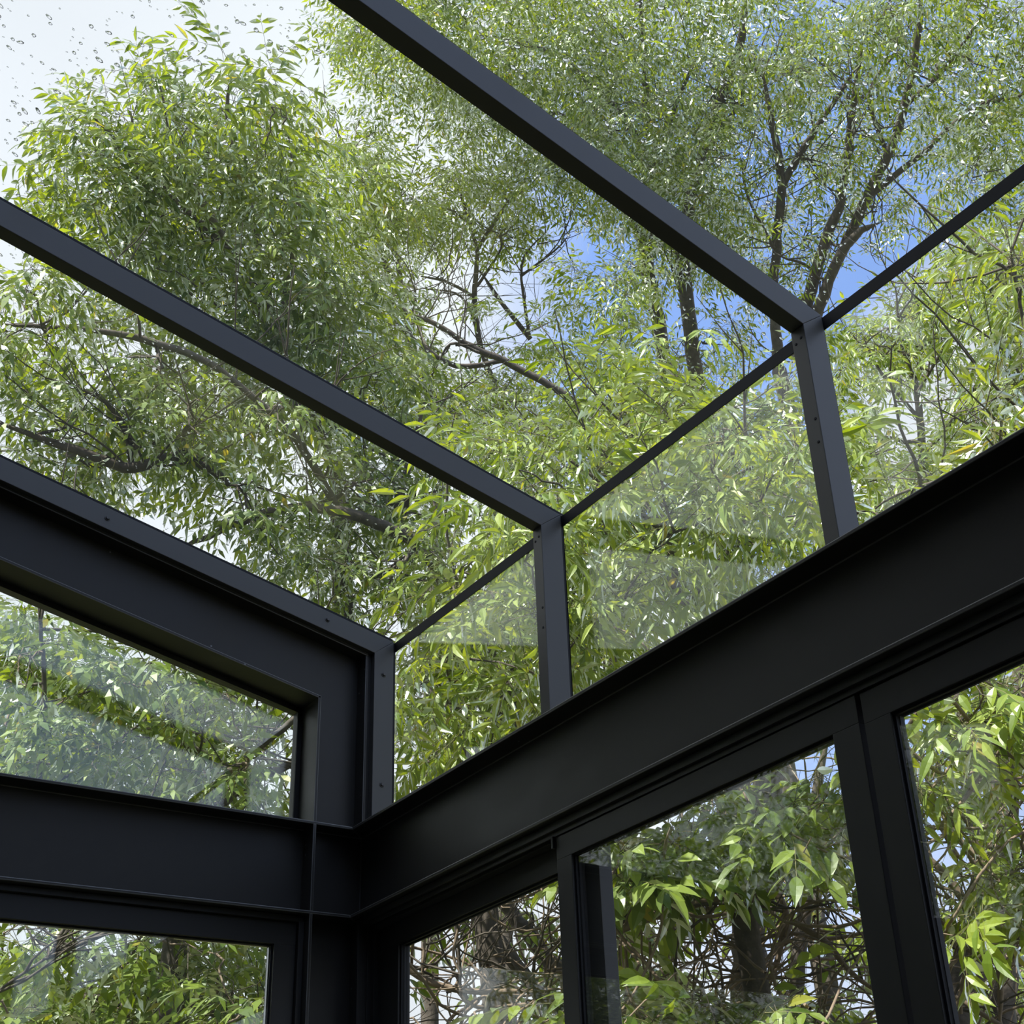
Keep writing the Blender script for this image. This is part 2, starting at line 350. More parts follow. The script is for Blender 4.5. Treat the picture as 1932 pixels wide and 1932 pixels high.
# ------------------------------------------------------------------ trees
# measured positions: clumps are (x, y, z, radius) of leafy masses, limbs are polylines of (x, y, z, radius)
TREES = [
 dict(label='tall bushy tree with a rounded crown against the pale sky above the gable',leaf=(0.098, 0.025),dens=0.9,shade=0,vines=0,
  clumps=[(1.4,2.83,3.84,0.3),(0.22,3.08,4.5,0.26),(0.26,2.34,4.14,0.3),(0.45,2.58,5.08,0.36),(1.02,2.59,4.43,0.33),(-0.18,2.63,4.11,0.26),(0.23,2.45,5.31,0.38),(0.22,2.9,4.72,0.38),(0.1,2.69,5.06,0.38),(0.8,3.25,4.63,0.3),(-0.24,2.33,4.76,0.32),(0.62,2.42,3.99,0.28),(-0.27,2.7,4.75,0.34),(0.24,2.17,4.35,0.36),(1.44,2.86,4.39,0.29),(-0.11,3.27,4.76,0.31),(-0.05,2.19,4.14,0.36),(0.29,3.06,4.23,0.27),(0.91,2.23,3.71,0.31),(0.57,3.11,5.01,0.26),(0.52,1.99,4.02,0.32),(-0.04,2.4,3.85,0.26),(1.26,2.87,4.07,0.27),(1.12,2.83,4.29,0.29),(1.64,2.78,3.75,0.27),(0.83,2.82,4.71,0.35),(-0.4,2.31,4.04,0.33),(-0.09,1.9,4.41,0.27),(0.8,2.42,3.5,0.36),(0.59,3.31,4.33,0.31),(1.1,3.31,4.31,0.35),(-0.13,2.74,5.53,0.29),(1.19,2.25,3.29,0.33),(-0.46,2.15,4.24,0.27),(0.94,2.72,5.1,0.29),(0.62,2.37,5.26,0.26),(-0.06,2.88,4.72,0.28),(1.81,3.33,4.28,0.32),(0.33,1.88,4.44,0.26),(0.34,2.4,3.77,0.32),(0.71,2.78,5.02,0.32),(0.68,2.68,3.9,0.29),(-0.34,3.17,4.73,0.29),(1.19,2.08,3.5,0.28),(0.72,2.07,3.83,0.32),(0.31,1.73,4.66,0.28)],
  limbs=[[(1.38,2.95,3.3,0.047),(0.81,2.7,3.94,0.037),(0.41,2.52,4.31,0.027),(0.02,2.33,4.63,0.017),(-0.2,2.12,4.88,0.01)],
   [(0.87,2.84,4.07,0.027),(0.55,2.5,4.57,0.017),(0.24,2.23,4.93,0.014),(0.15,1.99,5.16,0.007)],
   [(0.41,2.52,4.31,0.02),(-0.2,2.44,4.59,0.013),(-0.51,2.36,4.73,0.01)],
   [(0.84,2.77,4.01,0.024),(0.75,2.34,4.51,0.017),(0.54,2.05,4.86,0.01)]]),
 dict(label='shaded tree with dark arching limbs filling the lowest roof bay over the gable',leaf=(0.085, 0.024),dens=0.9,shade=0,vines=0,
  clumps=[(0.01,2.78,3.47,0.28),(1.7,2.45,2.66,0.28),(1.08,2.9,3.16,0.3),(-0.28,3.05,3.32,0.3),(1.14,1.84,2.05,0.37),(-0.42,2.17,2.7,0.3),(0.75,2.05,2.44,0.3),(0.32,2.85,3,0.25),(1.4,2.76,2.87,0.38),(-0.54,2.16,2.98,0.31),(-0.08,2.1,2.51,0.33),(1.51,2.78,2.5,0.26),(1.02,2.01,2.62,0.26),(0.07,1.84,2.65,0.28),(0.81,2.02,2.09,0.28),(0.12,2.99,2.94,0.26),(0.67,2.54,3.16,0.25),(1.34,1.97,2.61,0.3),(1.67,2.55,3.07,0.28),(0.95,2.98,2.64,0.26),(0.53,2.92,3.35,0.28),(-0.67,2.55,3.1,0.25),(-0.29,2.48,2.56,0.27),(-0.48,2.78,3.54,0.38),(0.69,2.5,2.58,0.26),(0.02,2.78,3.11,0.34),(0.22,2.79,3.39,0.25),(1.38,1.6,2.02,0.34),(0.27,2.16,2.63,0.25),(-0.71,2.97,3.79,0.25),(-0.72,2,3.08,0.29),(-0.07,2.05,2.93,0.25),(0.43,1.92,2.21,0.24),(0.52,2.77,2.96,0.28),(-0.16,3.13,3.05,0.36),(1.65,2.69,2.3,0.26),(1.24,2.84,2.54,0.25),(0.47,1.83,2.77,0.32),(1.13,2.24,1.95,0.25),(1.4,2.54,3.08,0.26)],
  limbs=[[(1.53,1.88,2.01,0.044),(1.33,1.86,2.23,0.039),(1.17,1.9,2.32,0.033),(0.91,1.98,2.39,0.028),(0.67,2.1,2.39,0.022),(0.46,2.24,2.3,0.019),(0.24,2.41,2.16,0.014)],
   [(0.29,1.99,2.39,0.019),(0.07,2.03,2.45,0.022),(-0.09,2.13,2.38,0.027),(-0.33,2.17,2.41,0.022),(-0.67,2.21,2.46,0.016)],
   [(0.98,2.14,2.5,0.023),(0.69,2.06,2.79,0.02),(0.26,2.04,3.04,0.017),(-0.05,2.09,3.11,0.02),(-0.34,2.16,3.11,0.014),(-0.73,2.29,3.06,0.014)],
   [(-0.07,2.21,2.43,0.016),(-0.16,2.12,2.6,0.014),(-0.31,2.09,2.7,0.011)],
   [(1.37,2.27,2.58,0.027),(1.35,2.07,2.87,0.021),(1.33,1.85,3.16,0.015)]]),
 dict(label='slender pale green tree rising between the bushy crown and the blue gap',leaf=(0.088, 0.022),dens=1.2,shade=2,vines=0,
  clumps=[(2.72,4.93,7.54,0.39),(2.17,4.03,7.18,0.37),(2.37,5.24,7.68,0.36),(2.33,4.19,6.2,0.34),(2.64,5.05,6.75,0.41),(2.22,4.84,7.84,0.39),(3.69,5.22,5.89,0.37),(2.27,4.36,6.8,0.37),(2.03,4.6,6.94,0.38),(1.72,4.08,6.89,0.5),(3.21,4.8,5.89,0.37),(2.14,4.76,8.2,0.4),(2.64,5.35,7.53,0.45),(2.62,4.76,7.91,0.35),(2.7,4.58,5.81,0.35),(2.43,4.19,7.02,0.33),(3.56,5.63,6.54,0.41),(3.88,4.87,5.78,0.44),(3.32,5.62,6.75,0.32),(3.18,4.3,5.26,0.32)],
  limbs=[[(3.51,5.26,5.57,0.044),(2.92,4.83,6.47,0.034),(2.52,4.58,6.94,0.024),(2.22,4.33,7.31,0.015),(1.98,4.19,7.54,0.01)],
   [(3,4.96,6.59,0.025),(2.64,4.57,7.18,0.02),(2.54,4.27,7.5,0.01)]]),
 dict(label='light open tree with thin bare twigs in front of the white cloud',leaf=(0.088, 0.022),dens=1.05,shade=2,vines=0,
  clumps=[(2.79,4.01,7.44,0.36),(3.26,4.43,7.65,0.33),(3.57,4.16,7.45,0.36),(3.44,4.16,7.87,0.38),(3.23,4.37,8.06,0.28),(2.92,4.54,7.61,0.36),(3.76,4.14,7.85,0.3),(3.39,3.53,7.39,0.32),(3.45,3.82,5.86,0.43),(3.94,3.35,6.25,0.41),(4.06,3.26,5.59,0.35),(3.67,4.43,5.63,0.27),(3.72,3.48,5.06,0.34),(4.42,3.82,6.04,0.39),(3.93,4.09,5.64,0.32),(4.63,3.7,5.67,0.27),(3.17,3.79,5.13,0.39),(3.63,2.73,5.74,0.37)],
  limbs=[[(3.89,4.93,6.35,0.035),(3.66,4.8,6.66,0.028),(3.49,4.61,6.95,0.025),(3.38,4.38,7.23,0.02),(3.17,4.22,7.5,0.015),(2.99,4.11,7.69,0.01)],
   [(4.05,4.53,6.65,0.025),(3.71,4.5,6.91,0.02),(3.45,4.45,7.13,0.013)],
   [(3.41,4.42,7.33,0.02),(3.49,4.01,7.63,0.015),(3.6,3.81,7.73,0.008)],
   [(3.49,4.61,6.95,0.015),(3.22,4.68,7.05,0.013),(2.96,4.8,7.08,0.008)],
   [(3.62,4.73,6.59,0.015),(3.35,4.61,6.88,0.01),(3.04,4.76,6.93,0.006)],
   [(4,4.47,6.59,0.015),(3.71,4.15,7.09,0.011),(3.78,3.86,7.29,0.006)],
   [(3.74,4.2,7.02,0.013),(3.91,3.88,7.18,0.008),(3.96,3.73,7.28,0.005)],
   [(3.48,4.55,7.02,0.015),(3.54,4.23,7.26,0.01),(3.46,4.14,7.4,0.005)]]),
 dict(label='tree behind the open one with a long bare limb crossing above the middle rafter',leaf=(0.085, 0.021),dens=0.8,shade=0,vines=0,
  clumps=[(2.6,3.58,4.7,0.31),(2.66,2.85,3.94,0.26),(3.22,3.67,4.71,0.37),(2.14,3.14,4.25,0.25),(2.26,3.75,4.9,0.26),(2.67,3.36,4.29,0.24),(2.93,3.99,4.74,0.26),(2.07,3.83,5.07,0.27)],
  limbs=[[(3.11,2.56,4.18,0.034),(2.8,2.62,4.37,0.026),(2.47,2.72,4.52,0.024),(2.26,2.79,4.59,0.021),(2,2.84,4.71,0.017),(1.78,2.9,4.77,0.015),(1.5,2.9,4.93,0.009)],
   [(2.52,2.78,4.58,0.017),(2.25,2.98,4.55,0.019),(1.95,3.04,4.69,0.015),(1.78,3.04,4.79,0.011)],
   [(2.27,2.72,4.5,0.011),(2.09,2.79,4.54,0.009),(2.06,2.95,4.4,0.007)]]),
 dict(label='tall grey-trunked tree whose fine crown hangs over the upper rafter',leaf=(0.086, 0.0205),dens=0.66,shade=0,vines=0,
  clumps=[(3.62,2.83,7.12,0.48),(3.15,4.22,8.62,0.44),(2.41,3.18,8.18,0.39),(3.22,4.52,9.57,0.5),(3.7,2.46,8.35,0.42),(5.51,3.39,8.11,0.43),(3.7,2.18,8.68,0.45),(4.28,2.03,8.61,0.43),(4.78,3.55,9.67,0.38),(2.93,3.74,9.59,0.59),(3.01,3.01,8.86,0.58),(4.91,3.41,7.94,0.52),(5.48,2.96,9.75,0.4),(4.5,2.16,7.22,0.48),(4.16,3.51,8.39,0.45),(3.7,2.33,7.4,0.54),(3.75,4.31,9.84,0.59),(4.97,3.32,7.37,0.41),(4.81,3.66,9.15,0.5),(3.7,2.83,9.33,0.44),(3.49,3.21,8.05,0.55),(4.26,2.83,9.53,0.48),(4.1,4.35,9.39,0.57),(4.47,2.51,7.65,0.41),(5.71,3.74,9.17,0.44),(2.06,4.11,8.97,0.44),(3.08,3.46,8.46,0.52),(3.99,3.53,9.31,0.38),(3.59,2.72,7.74,0.38),(4.92,3.92,8.77,0.49),(5.26,3.41,9.05,0.47),(4.71,2.73,9.84,0.56),(2.99,2.4,8.4,0.46),(5.92,4.24,8.57,0.54),(2.04,2.91,8.1,0.4),(5.09,3.24,9.54,0.38),(5.53,3.62,6.68,0.42),(4.52,2.29,8.03,0.5),(3.65,3.61,9.66,0.41),(5.13,2.55,10.21,0.4),(4.22,2.67,6.94,0.53),(3.69,1.26,8.08,0.53),(4.4,3.38,9.84,0.41),(2.37,4.65,9.91,0.54),(2.08,3.43,8.02,0.54),(3.12,2.61,7.93,0.55),(4.68,4.14,9.49,0.58),(3.95,3.56,10,0.38),(2.75,4.51,9.36,0.45),(2.64,3.78,8.41,0.45),(3.79,4.9,9.51,0.39),(4.5,2.47,6.86,0.39),(4.08,3.43,8.95,0.41),(2.57,4.34,9.91,0.48),(6.25,3.75,8.39,0.59),(4.17,2.89,7.46,0.41),(3.79,1.72,8.3,0.42),(4.25,3.81,8.23,0.51),(3.02,3.42,7.76,0.52),(3.48,3.66,10.05,0.5),(4.36,2.79,8.18,0.51),(5.41,4.35,8.88,0.52),(2.6,2.67,7.78,0.43),(4.54,2.07,9.34,0.4),(6.31,4.48,7.27,0.38),(1.78,3.3,8.2,0.54),(4.1,2.89,8.55,0.55),(2.68,3.9,9.07,0.48),(4.89,3.73,7.37,0.4),(5.35,2.93,9.1,0.57),(2.45,2.89,8.33,0.43),(2.45,4.06,8.33,0.44),(4.09,4.12,9.83,0.39),(3.44,3.08,7.43,0.38),(5.01,2.99,6.93,0.39),(5.38,3.95,9,0.38),(2.37,3.5,8.99,0.38),(5.11,3.24,8.29,0.41)],
  limbs=[[(5.8,4.18,5.79,0.087),(5.47,3.85,6.44,0.072),(5.07,3.45,7.13,0.067),(4.9,3.17,7.48,0.062),(4.74,2.66,7.94,0.051),(4.66,2.2,8.28,0.041),(4.57,1.89,8.51,0.036),(4.36,1.55,8.81,0.026)],
   [(5.74,4.52,6.21,0.069),(5.24,4.05,7.12,0.069),(4.9,3.77,7.61,0.064),(4.72,3.3,8.08,0.053),(4.48,3.11,8.38,0.042),(4.21,2.79,8.74,0.032),(3.85,2.37,9.18,0.021)],
   [(4.72,3.3,8.08,0.042),(4.35,3.21,8.39,0.037),(3.98,3.19,8.63,0.027),(3.55,3.25,8.82,0.021),(3.11,3.37,8.97,0.016)],
   [(4.57,3.08,8.07,0.026),(4.5,2.74,8.33,0.021),(4.44,2.21,8.68,0.016)],
   [(4.74,2.66,7.94,0.031),(4.82,2.33,8.09,0.021),(4.79,2.18,8.2,0.015)],
   [(4.79,3.66,7.48,0.042),(4.32,3.54,7.91,0.031),(3.54,3.7,8.26,0.021),(2.78,3.85,8.53,0.016)]]),
 dict(label='forked tree with several dark limbs spreading over the blue sky gap',leaf=(0.086, 0.0205),dens=0.5,shade=0,vines=0,
  clumps=[(4.76,0.48,7.56,0.38),(5.16,0.11,7.51,0.38),(5.84,0.49,8.47,0.36),(5.68,0.44,7,0.41),(5.18,1.33,8.82,0.35),(6.4,0.86,8.15,0.55),(5.52,0.88,8.24,0.42),(6.53,1.3,7.39,0.45),(5.33,1.52,7.83,0.49),(6.32,2.37,8.78,0.39),(5.76,0.58,6.7,0.38),(6.38,0.57,8.44,0.39),(4.78,1.1,6.7,0.41),(5.27,1.76,7.14,0.44),(5.61,2.42,7.08,0.43),(4.43,1.35,7.89,0.36),(5.89,1.99,8.96,0.47),(6.05,1.41,9.07,0.35),(6.25,1.22,7.76,0.41),(6.51,2.35,8.48,0.37),(7.1,0.85,8.64,0.36),(7.28,1.02,8.25,0.39),(6.41,0.91,9.44,0.36),(4.97,0.94,7.97,0.39),(6.08,3.16,7.95,0.38),(5.08,0.47,6.77,0.4),(5.6,2.43,9.12,0.37),(4.82,2.08,6.18,0.35),(5.99,1.43,9.54,0.37),(5.88,0.06,7.5,0.4),(5.6,0.73,6.26,0.55),(6.85,0.53,9.18,0.47),(5.08,1.74,8.14,0.42),(5.35,2.04,9.47,0.42),(6.32,1.23,9.06,0.36),(7.27,1.73,8.39,0.35),(4.39,1.01,7.03,0.47),(6.16,0.37,7.15,0.35),(5.65,0.44,7.45,0.39),(5.47,-0.1,7.72,0.4),(4.21,1.32,7.18,0.38),(5.39,2.28,9.3,0.36),(5.83,0.89,7.94,0.38),(6.53,0.81,7.38,0.48),(5.67,2.75,8.65,0.35),(4.86,0.56,7.27,0.42),(4.74,1.49,8.76,0.39),(4.78,1.96,8.28,0.53),(5.81,0.37,6.26,0.36),(6.3,0.51,9.31,0.36),(6.58,1.85,8.61,0.35),(6.08,1.15,9.27,0.43),(6.83,2.41,8.14,0.35),(7.04,1.52,8.7,0.43),(5.9,2.36,7.96,0.39),(5.92,1.84,7.09,0.35),(7.08,1.23,8.42,0.37),(5.9,2.87,7.05,0.36)],
  limbs=[[(5.56,2.9,5.87,0.053),(5.3,2.61,6.37,0.043),(5.15,2.38,6.67,0.043),(4.97,2.06,7.04,0.038),(4.68,1.82,7.41,0.029),(4.46,1.65,7.66,0.019)],
   [(4.97,2.06,7.04,0.034),(4.97,1.67,7.27,0.029),(4.98,1.33,7.45,0.019),(4.98,1.07,7.58,0.014)],
   [(5.51,2.66,5.8,0.057),(5.4,2.33,6.16,0.057),(5.3,1.94,6.53,0.047),(5.25,1.67,6.76,0.038),(4.99,1.21,7.23,0.028),(4.78,0.83,7.58,0.014)],
   [(5.54,2.59,5.66,0.056),(5.43,2.24,6.05,0.052),(5.38,1.8,6.4,0.042),(5.49,1.53,6.48,0.019)],
   [(5.62,2.03,6.64,0.044),(5.57,1.61,6.95,0.044),(5.54,1.34,7.13,0.039),(5.44,1,7.39,0.039),(5.28,0.68,7.66,0.029),(5.07,0.38,7.95,0.024)],
   [(5.59,1.61,6.93,0.029),(5.73,1.14,7.07,0.024),(5.84,0.63,7.21,0.019),(6.17,0.1,7.14,0.015)],
   [(5.52,1.06,7.43,0.024),(5.59,0.63,7.57,0.02),(5.58,0.19,7.76,0.015)],
   [(5.6,1.38,7.2,0.02),(5.27,1.22,7.55,0.02),(5.27,0.83,7.74,0.01)],
   [(5.08,2.34,6.61,0.014),(4.73,2.25,6.95,0.012),(4.57,2.11,7.17,0.007)]]),
 dict(label='dark leafy tree standing behind the bright sprays of the middle roof bay',leaf=(0.09, 0.024),dens=0.95,shade=0,vines=0,
  clumps=[(3.47,1.66,3.32,0.28),(3.29,2.42,3.32,0.34),(2.58,1.79,3.54,0.31),(2.61,3.4,2.8,0.41),(2.43,2.03,2.98,0.43),(3.33,2.03,3.37,0.28),(3.83,1.24,2.99,0.31),(3.35,1.37,3.5,0.38),(4.13,1.46,3.82,0.27),(2.33,2.94,1.99,0.32),(3.1,2.93,2.86,0.29),(2.51,2.25,2.42,0.38),(2.98,3.13,2.64,0.31),(2.85,1.65,2.71,0.35),(3.38,1.65,2.78,0.36),(3.22,2.83,3.22,0.32),(2.93,1.44,3.32,0.28),(2.5,2.63,2.17,0.32),(3.26,2.65,2.76,0.29),(2.39,3.69,2.08,0.31),(3.31,0.84,3.15,0.37),(3.69,1.16,3.9,0.35),(3.76,2.41,3.12,0.37),(3.2,2.27,4.03,0.41),(4.12,2.1,3.19,0.28),(2.77,2.43,3.67,0.37),(2.77,3.06,3.14,0.3),(2.02,2.63,2.32,0.27),(3.67,1.42,3.22,0.3),(2.88,3.61,2.46,0.41),(2.85,2.03,2.17,0.3),(2.72,1.51,3.6,0.28),(2.43,3.8,2.47,0.27),(2.98,2.88,3.45,0.28),(1.99,3.02,2.12,0.28),(2.29,2.4,2.66,0.28),(3.48,1.99,3.94,0.32)],
  limbs=[[(3.82,1.88,2.18,0.047),(3.56,1.87,2.6,0.04),(3.33,1.81,2.96,0.033),(3.12,1.67,3.36,0.027),(2.99,1.53,3.63,0.017)],
   [(3.49,1.81,2.55,0.03),(3.22,1.92,2.75,0.026),(2.91,1.97,3.06,0.017)],
   [(2.45,3.12,1.48,0.039),(2.49,2.81,2.07,0.033),(2.49,2.56,2.51,0.023),(2.47,2.28,2.93,0.013)]]),
 dict(label='near tree with bright yellow-green feathery sprays just outside the eaves',leaf=(0.105, 0.025),dens=0.95,shade=1,vines=0,
  clumps=[(1.75,0.32,1.65,0.29),(1.99,0.7,2.44,0.22),(1.06,0.22,1.59,0.29),(1.73,1.02,1.79,0.21),(1.96,0.11,1.57,0.23),(2.22,0.34,2.11,0.2),(1.84,1.63,1.38,0.26),(1.5,1.59,1.6,0.28),(1.56,0.29,1.98,0.24),(1.5,0.96,2.02,0.28),(1.97,1.38,1.41,0.2),(0.89,0.36,1.09,0.29),(1.71,0.04,1.8,0.28),(2.01,0.32,2.28,0.28),(1.25,0.74,1.45,0.3),(1.26,-0.11,1.31,0.28),(2.03,0.76,1.99,0.22),(1.95,-0.24,1.83,0.2),(0.96,1.18,0.99,0.21),(1.02,0.48,0.88,0.22),(1.1,-0.18,1.64,0.21),(0.81,0.83,1.07,0.2),(1.81,0.84,2.23,0.23),(1.32,0.57,2.03,0.21),(1.74,1.3,1.64,0.31),(1.67,0.79,2.56,0.29),(1.21,0.17,1.12,0.22),(2.26,0.7,1.86,0.21),(1.15,1.11,1.49,0.24),(1.23,1.23,0.86,0.26),(1.36,0.93,1.2,0.22),(2.08,-0.12,1.63,0.2),(1.55,-0.56,1.52,0.22),(2.22,0.91,1.73,0.23),(1.41,1.75,1.25,0.28),(1.89,0.85,1.68,0.22),(2.47,0.3,2.49,0.23),(2.47,0.57,2.05,0.22),(1.63,1.14,2.52,0.24),(1.24,1.09,1.07,0.23),(2.1,1.31,1.62,0.23),(0.81,0.27,1.63,0.22),(2.55,0.25,2.28,0.2),(1.9,0.95,2.01,0.23),(1.45,0.67,1.17,0.25),(1.28,1.21,2.33,0.24),(1.59,1.53,1.87,0.2),(1.3,-0.33,1.55,0.24),(1.49,-0.35,1.39,0.2),(1.29,1.83,1.46,0.2),(2.13,0.6,2.12,0.21),(1.96,0.5,2.67,0.3),(1.45,0.31,2.25,0.2),(1.91,0.56,1.31,0.21),(0.79,0.23,1.33,0.22)],
  limbs=[[(2.14,0.66,1.15,0.022),(1.95,0.62,1.49,0.019),(1.81,0.53,1.79,0.014),(1.7,0.44,2.02,0.01),(1.52,0.42,2.22,0.006)],
   [(1.89,0.56,1.45,0.012),(1.99,0.24,1.73,0.009),(1.93,0.06,2,0.007),(1.8,0.03,2.16,0.005)],
   [(1.69,0.4,1.69,0.009),(1.37,0.49,1.93,0.007),(1.14,0.55,2.07,0.005)],
   [(1.51,1.26,0.74,0.019),(1.35,1.16,1.18,0.014),(1.17,1.13,1.43,0.009),(1.05,1.11,1.6,0.006)],
   [(1.25,1.01,1.09,0.009),(1.4,0.73,1.37,0.007),(1.48,0.52,1.58,0.005)]]),
 dict(label='airy tree with white sky showing through to the right of the upper post',leaf=(0.085, 0.021),dens=0.6,shade=1,vines=0,
  clumps=[(4.74,0.42,3.65,0.3),(3.88,0.71,3.92,0.33),(5.31,0.3,5.05,0.27),(5.37,0.95,4.29,0.3),(5.49,0.7,5.35,0.32),(4.38,0.76,4.1,0.32),(4.2,-0.19,4.06,0.28),(5.43,0.74,3.76,0.32),(4.77,0.38,4.58,0.29),(5.27,1.1,4.93,0.28),(5.3,0.3,5.38,0.31),(5.61,0.6,4.76,0.33),(5.14,1.59,4.99,0.42),(5.1,1.53,3.8,0.35),(5.71,0.56,5.09,0.27),(4.4,0.63,4.38,0.28),(4.32,1.08,3.19,0.34),(5.95,1.07,4.44,0.33),(5.34,1.05,5.29,0.32),(4.03,0.07,4.1,0.34),(5.96,1.43,4.26,0.36),(4.82,0.24,3.93,0.32),(5.11,1.77,4.22,0.29),(5.68,0.8,4.54,0.38),(4.41,-0.02,3.95,0.31),(4.69,1.67,4.58,0.27),(5,0.21,4.52,0.27),(5.73,1.95,4.12,0.31),(4.64,0.58,3.44,0.3),(5.17,1.29,5.19,0.38),(4.48,1.02,4.52,0.31),(4.44,1.29,3.76,0.27),(4.8,0.35,4.92,0.38),(5.34,1.29,3.65,0.34),(5.27,0.95,3.91,0.33),(5.33,2.01,3.94,0.3),(5.4,1.43,4.88,0.36),(4.54,0.93,3.3,0.29)],
  limbs=[[(5.02,1.31,3.24,0.041),(4.83,1.14,3.68,0.03),(4.66,0.97,4.04,0.023),(4.46,0.87,4.34,0.015),(4.3,0.72,4.62,0.008)],
   [(4.9,1.19,3.73,0.019),(4.96,0.81,3.97,0.015),(4.97,0.4,4.25,0.011),(4.93,0.18,4.44,0.008)],
   [(4.73,1.04,3.89,0.015),(4.45,1.08,4.2,0.011),(4.3,1.05,4.39,0.008)],
   [(4.59,0.92,3.98,0.011),(4.59,0.54,4.26,0.009),(4.53,0.21,4.54,0.006)]]),
 dict(label='near drooping tree with long light green leaves at the far right of the roof edge',leaf=(0.11, 0.022),dens=0.95,shade=1,vines=0,
  clumps=[(2.7,-0.84,2.15,0.26),(2.23,-1.13,1.74,0.17),(2.08,-1.37,1.83,0.17),(2.03,-1.32,2.01,0.17),(1.83,-0.68,1.2,0.17),(2.39,-1.16,2.38,0.2),(2.67,-0.77,1.87,0.2),(1.98,-1.11,1.46,0.17),(2.49,-1.11,2.25,0.19)],
  limbs=[[(2.66,-0.92,1.11,0.02),(2.49,-1.02,1.49,0.015),(2.3,-1.13,1.85,0.011),(2.15,-1.22,2.08,0.007),(2.04,-1.3,2.26,0.004)],
   [(2.42,-1.06,1.44,0.011),(2.24,-0.84,1.52,0.009),(2.07,-0.57,1.51,0.006),(2.01,-0.44,1.46,0.004)]]),
 dict(label='tangled leafy tree seen through the sloping gable window and the casement below',leaf=(0.085, 0.027),dens=0.85,shade=0,vines=50,
  clumps=[(0.43,3.21,1.23,0.24),(0.04,2.72,1.4,0.3),(0.07,2.57,0.98,0.24),(-0.17,2.93,1.29,0.29),(0.62,3.06,1.24,0.22),(0.38,1.65,0.84,0.32),(0.34,2.99,1.7,0.32),(0.52,2.79,1.46,0.29),(-0.14,3.37,1.26,0.22),(-0.28,3.07,1.62,0.22),(-0.05,2.55,1.57,0.24),(0.23,1.6,1.1,0.24),(0.14,1.96,0.99,0.33),(-0.46,1.92,1.22,0.32),(1.03,2.96,1.33,0.24),(0.2,3.13,1.26,0.22),(-0.16,1.87,0.87,0.27),(0.62,2.28,0.96,0.24),(0.19,2.32,1.43,0.26),(-0.32,2.31,0.92,0.22),(0.22,3.4,1.92,0.22),(-0.01,3.44,2.05,0.25),(0.17,3.38,1.6,0.23),(0.57,3.45,1.61,0.27),(-0.33,3.1,1.9,0.23),(0.73,2.27,1.26,0.23),(0.29,1.76,0.65,0.25),(0.12,3.65,1.44,0.25),(-0.28,3.45,1.59,0.27),(0.89,3.22,1.52,0.22),(-0.33,1.96,1.01,0.23),(0.89,3.11,1.23,0.21),(-0.13,2.89,1.57,0.24),(1.42,3.29,1.26,0.24),(0.85,3.33,1.77,0.26),(0.16,3.51,1.17,0.31),(-0.14,1.91,1.15,0.22),(-0.4,2.37,1.1,0.22),(0.22,2.67,1.27,0.23),(0.65,3.16,1.91,0.27),(1.01,3.06,1.63,0.23),(-0.04,3.45,1.62,0.23),(0.06,3.45,1.82,0.21),(0.01,1.73,1.12,0.21),(-0.35,2.47,1.6,0.21),(-0.08,2.81,0.92,0.3),(0.53,2.2,1.33,0.22),(0.34,2.86,0.29,0.33),(0.87,3.3,0.1,0.28),(0.3,2.71,-0.01,0.31),(0.65,3.26,0.19,0.22),(0,3.07,0.25,0.26),(0.13,2.1,-0.1,0.29),(-0.14,2.66,-0.02,0.22),(1.03,3.03,0.37,0.26),(0.58,2.26,0.06,0.29),(0.14,1.9,0.16,0.32),(0.75,3.09,0.41,0.24),(1.05,3.1,0.07,0.25),(-0.24,2.42,0.11,0.23),(0.59,3.41,0.48,0.21),(0.54,2.73,-0.11,0.31),(0.41,3.56,0.13,0.25),(0.33,1.53,-0.19,0.24),(0.9,2.44,0.05,0.22),(0.1,3.64,0.17,0.28),(0.01,2.45,-0.17,0.27),(-0.37,1.78,0.09,0.22),(0.63,3.46,0.06,0.23),(0.28,1.63,0.02,0.23),(-0.05,3.42,0.49,0.22),(0.36,3.22,-0.12,0.22),(-0.35,1.86,-0.26,0.27),(1.29,3.07,0.14,0.29),(0.48,3.5,0.33,0.26),(0.31,1.76,-0.31,0.25),(0.03,3.02,0.43,0.23),(0.65,1.73,-0.07,0.21),(0.47,2.53,0.17,0.23),(0.73,2.52,-0.15,0.33)],
  limbs=[[(0.32,2.15,0.68,0.02),(0.42,2.03,0.88,0.02),(0.56,1.91,1.04,0.017),(0.69,1.79,1.17,0.015),(0.83,1.67,1.29,0.012)],
   [(0.48,2.27,0.82,0.023),(0.62,2.16,0.95,0.023),(0.78,2.06,1.03,0.02),(0.96,1.95,1.07,0.018)],
   [(-0.3,2.15,0.59,0.014),(-0.34,2.04,0.91,0.012),(-0.4,1.94,1.19,0.009),(-0.48,1.85,1.42,0.007)],
   [(0.96,2.32,-0.14,0.023),(0.51,2.49,-0,0.018),(0,2.65,0.04,0.013),(-0.26,2.73,-0,0.01)],
   [(-0.44,1.85,-0.14,0.006),(-0.24,1.76,0.03,0.005),(-0.11,1.7,0.12,0.004)]]),
 dict(label='leaning grey-limbed tree seen through the left pane of the sliding doors',leaf=(0.1, 0.034),dens=0.5,shade=0,vines=60,
  clumps=[(2.89,3.46,0.86,0.26),(2.51,2.62,0.63,0.23),(3.13,3.26,0.92,0.33),(2.11,2.51,0.65,0.25),(2.22,3.17,0.63,0.24),(1.45,2.26,-0.07,0.22),(1.21,1.63,-0.32,0.18),(3.34,3.77,0.36,0.22),(2.82,3.07,0.17,0.26),(2.38,2.41,0.15,0.22),(3.04,3.3,0.48,0.23),(3.26,3.67,0.04,0.22)],
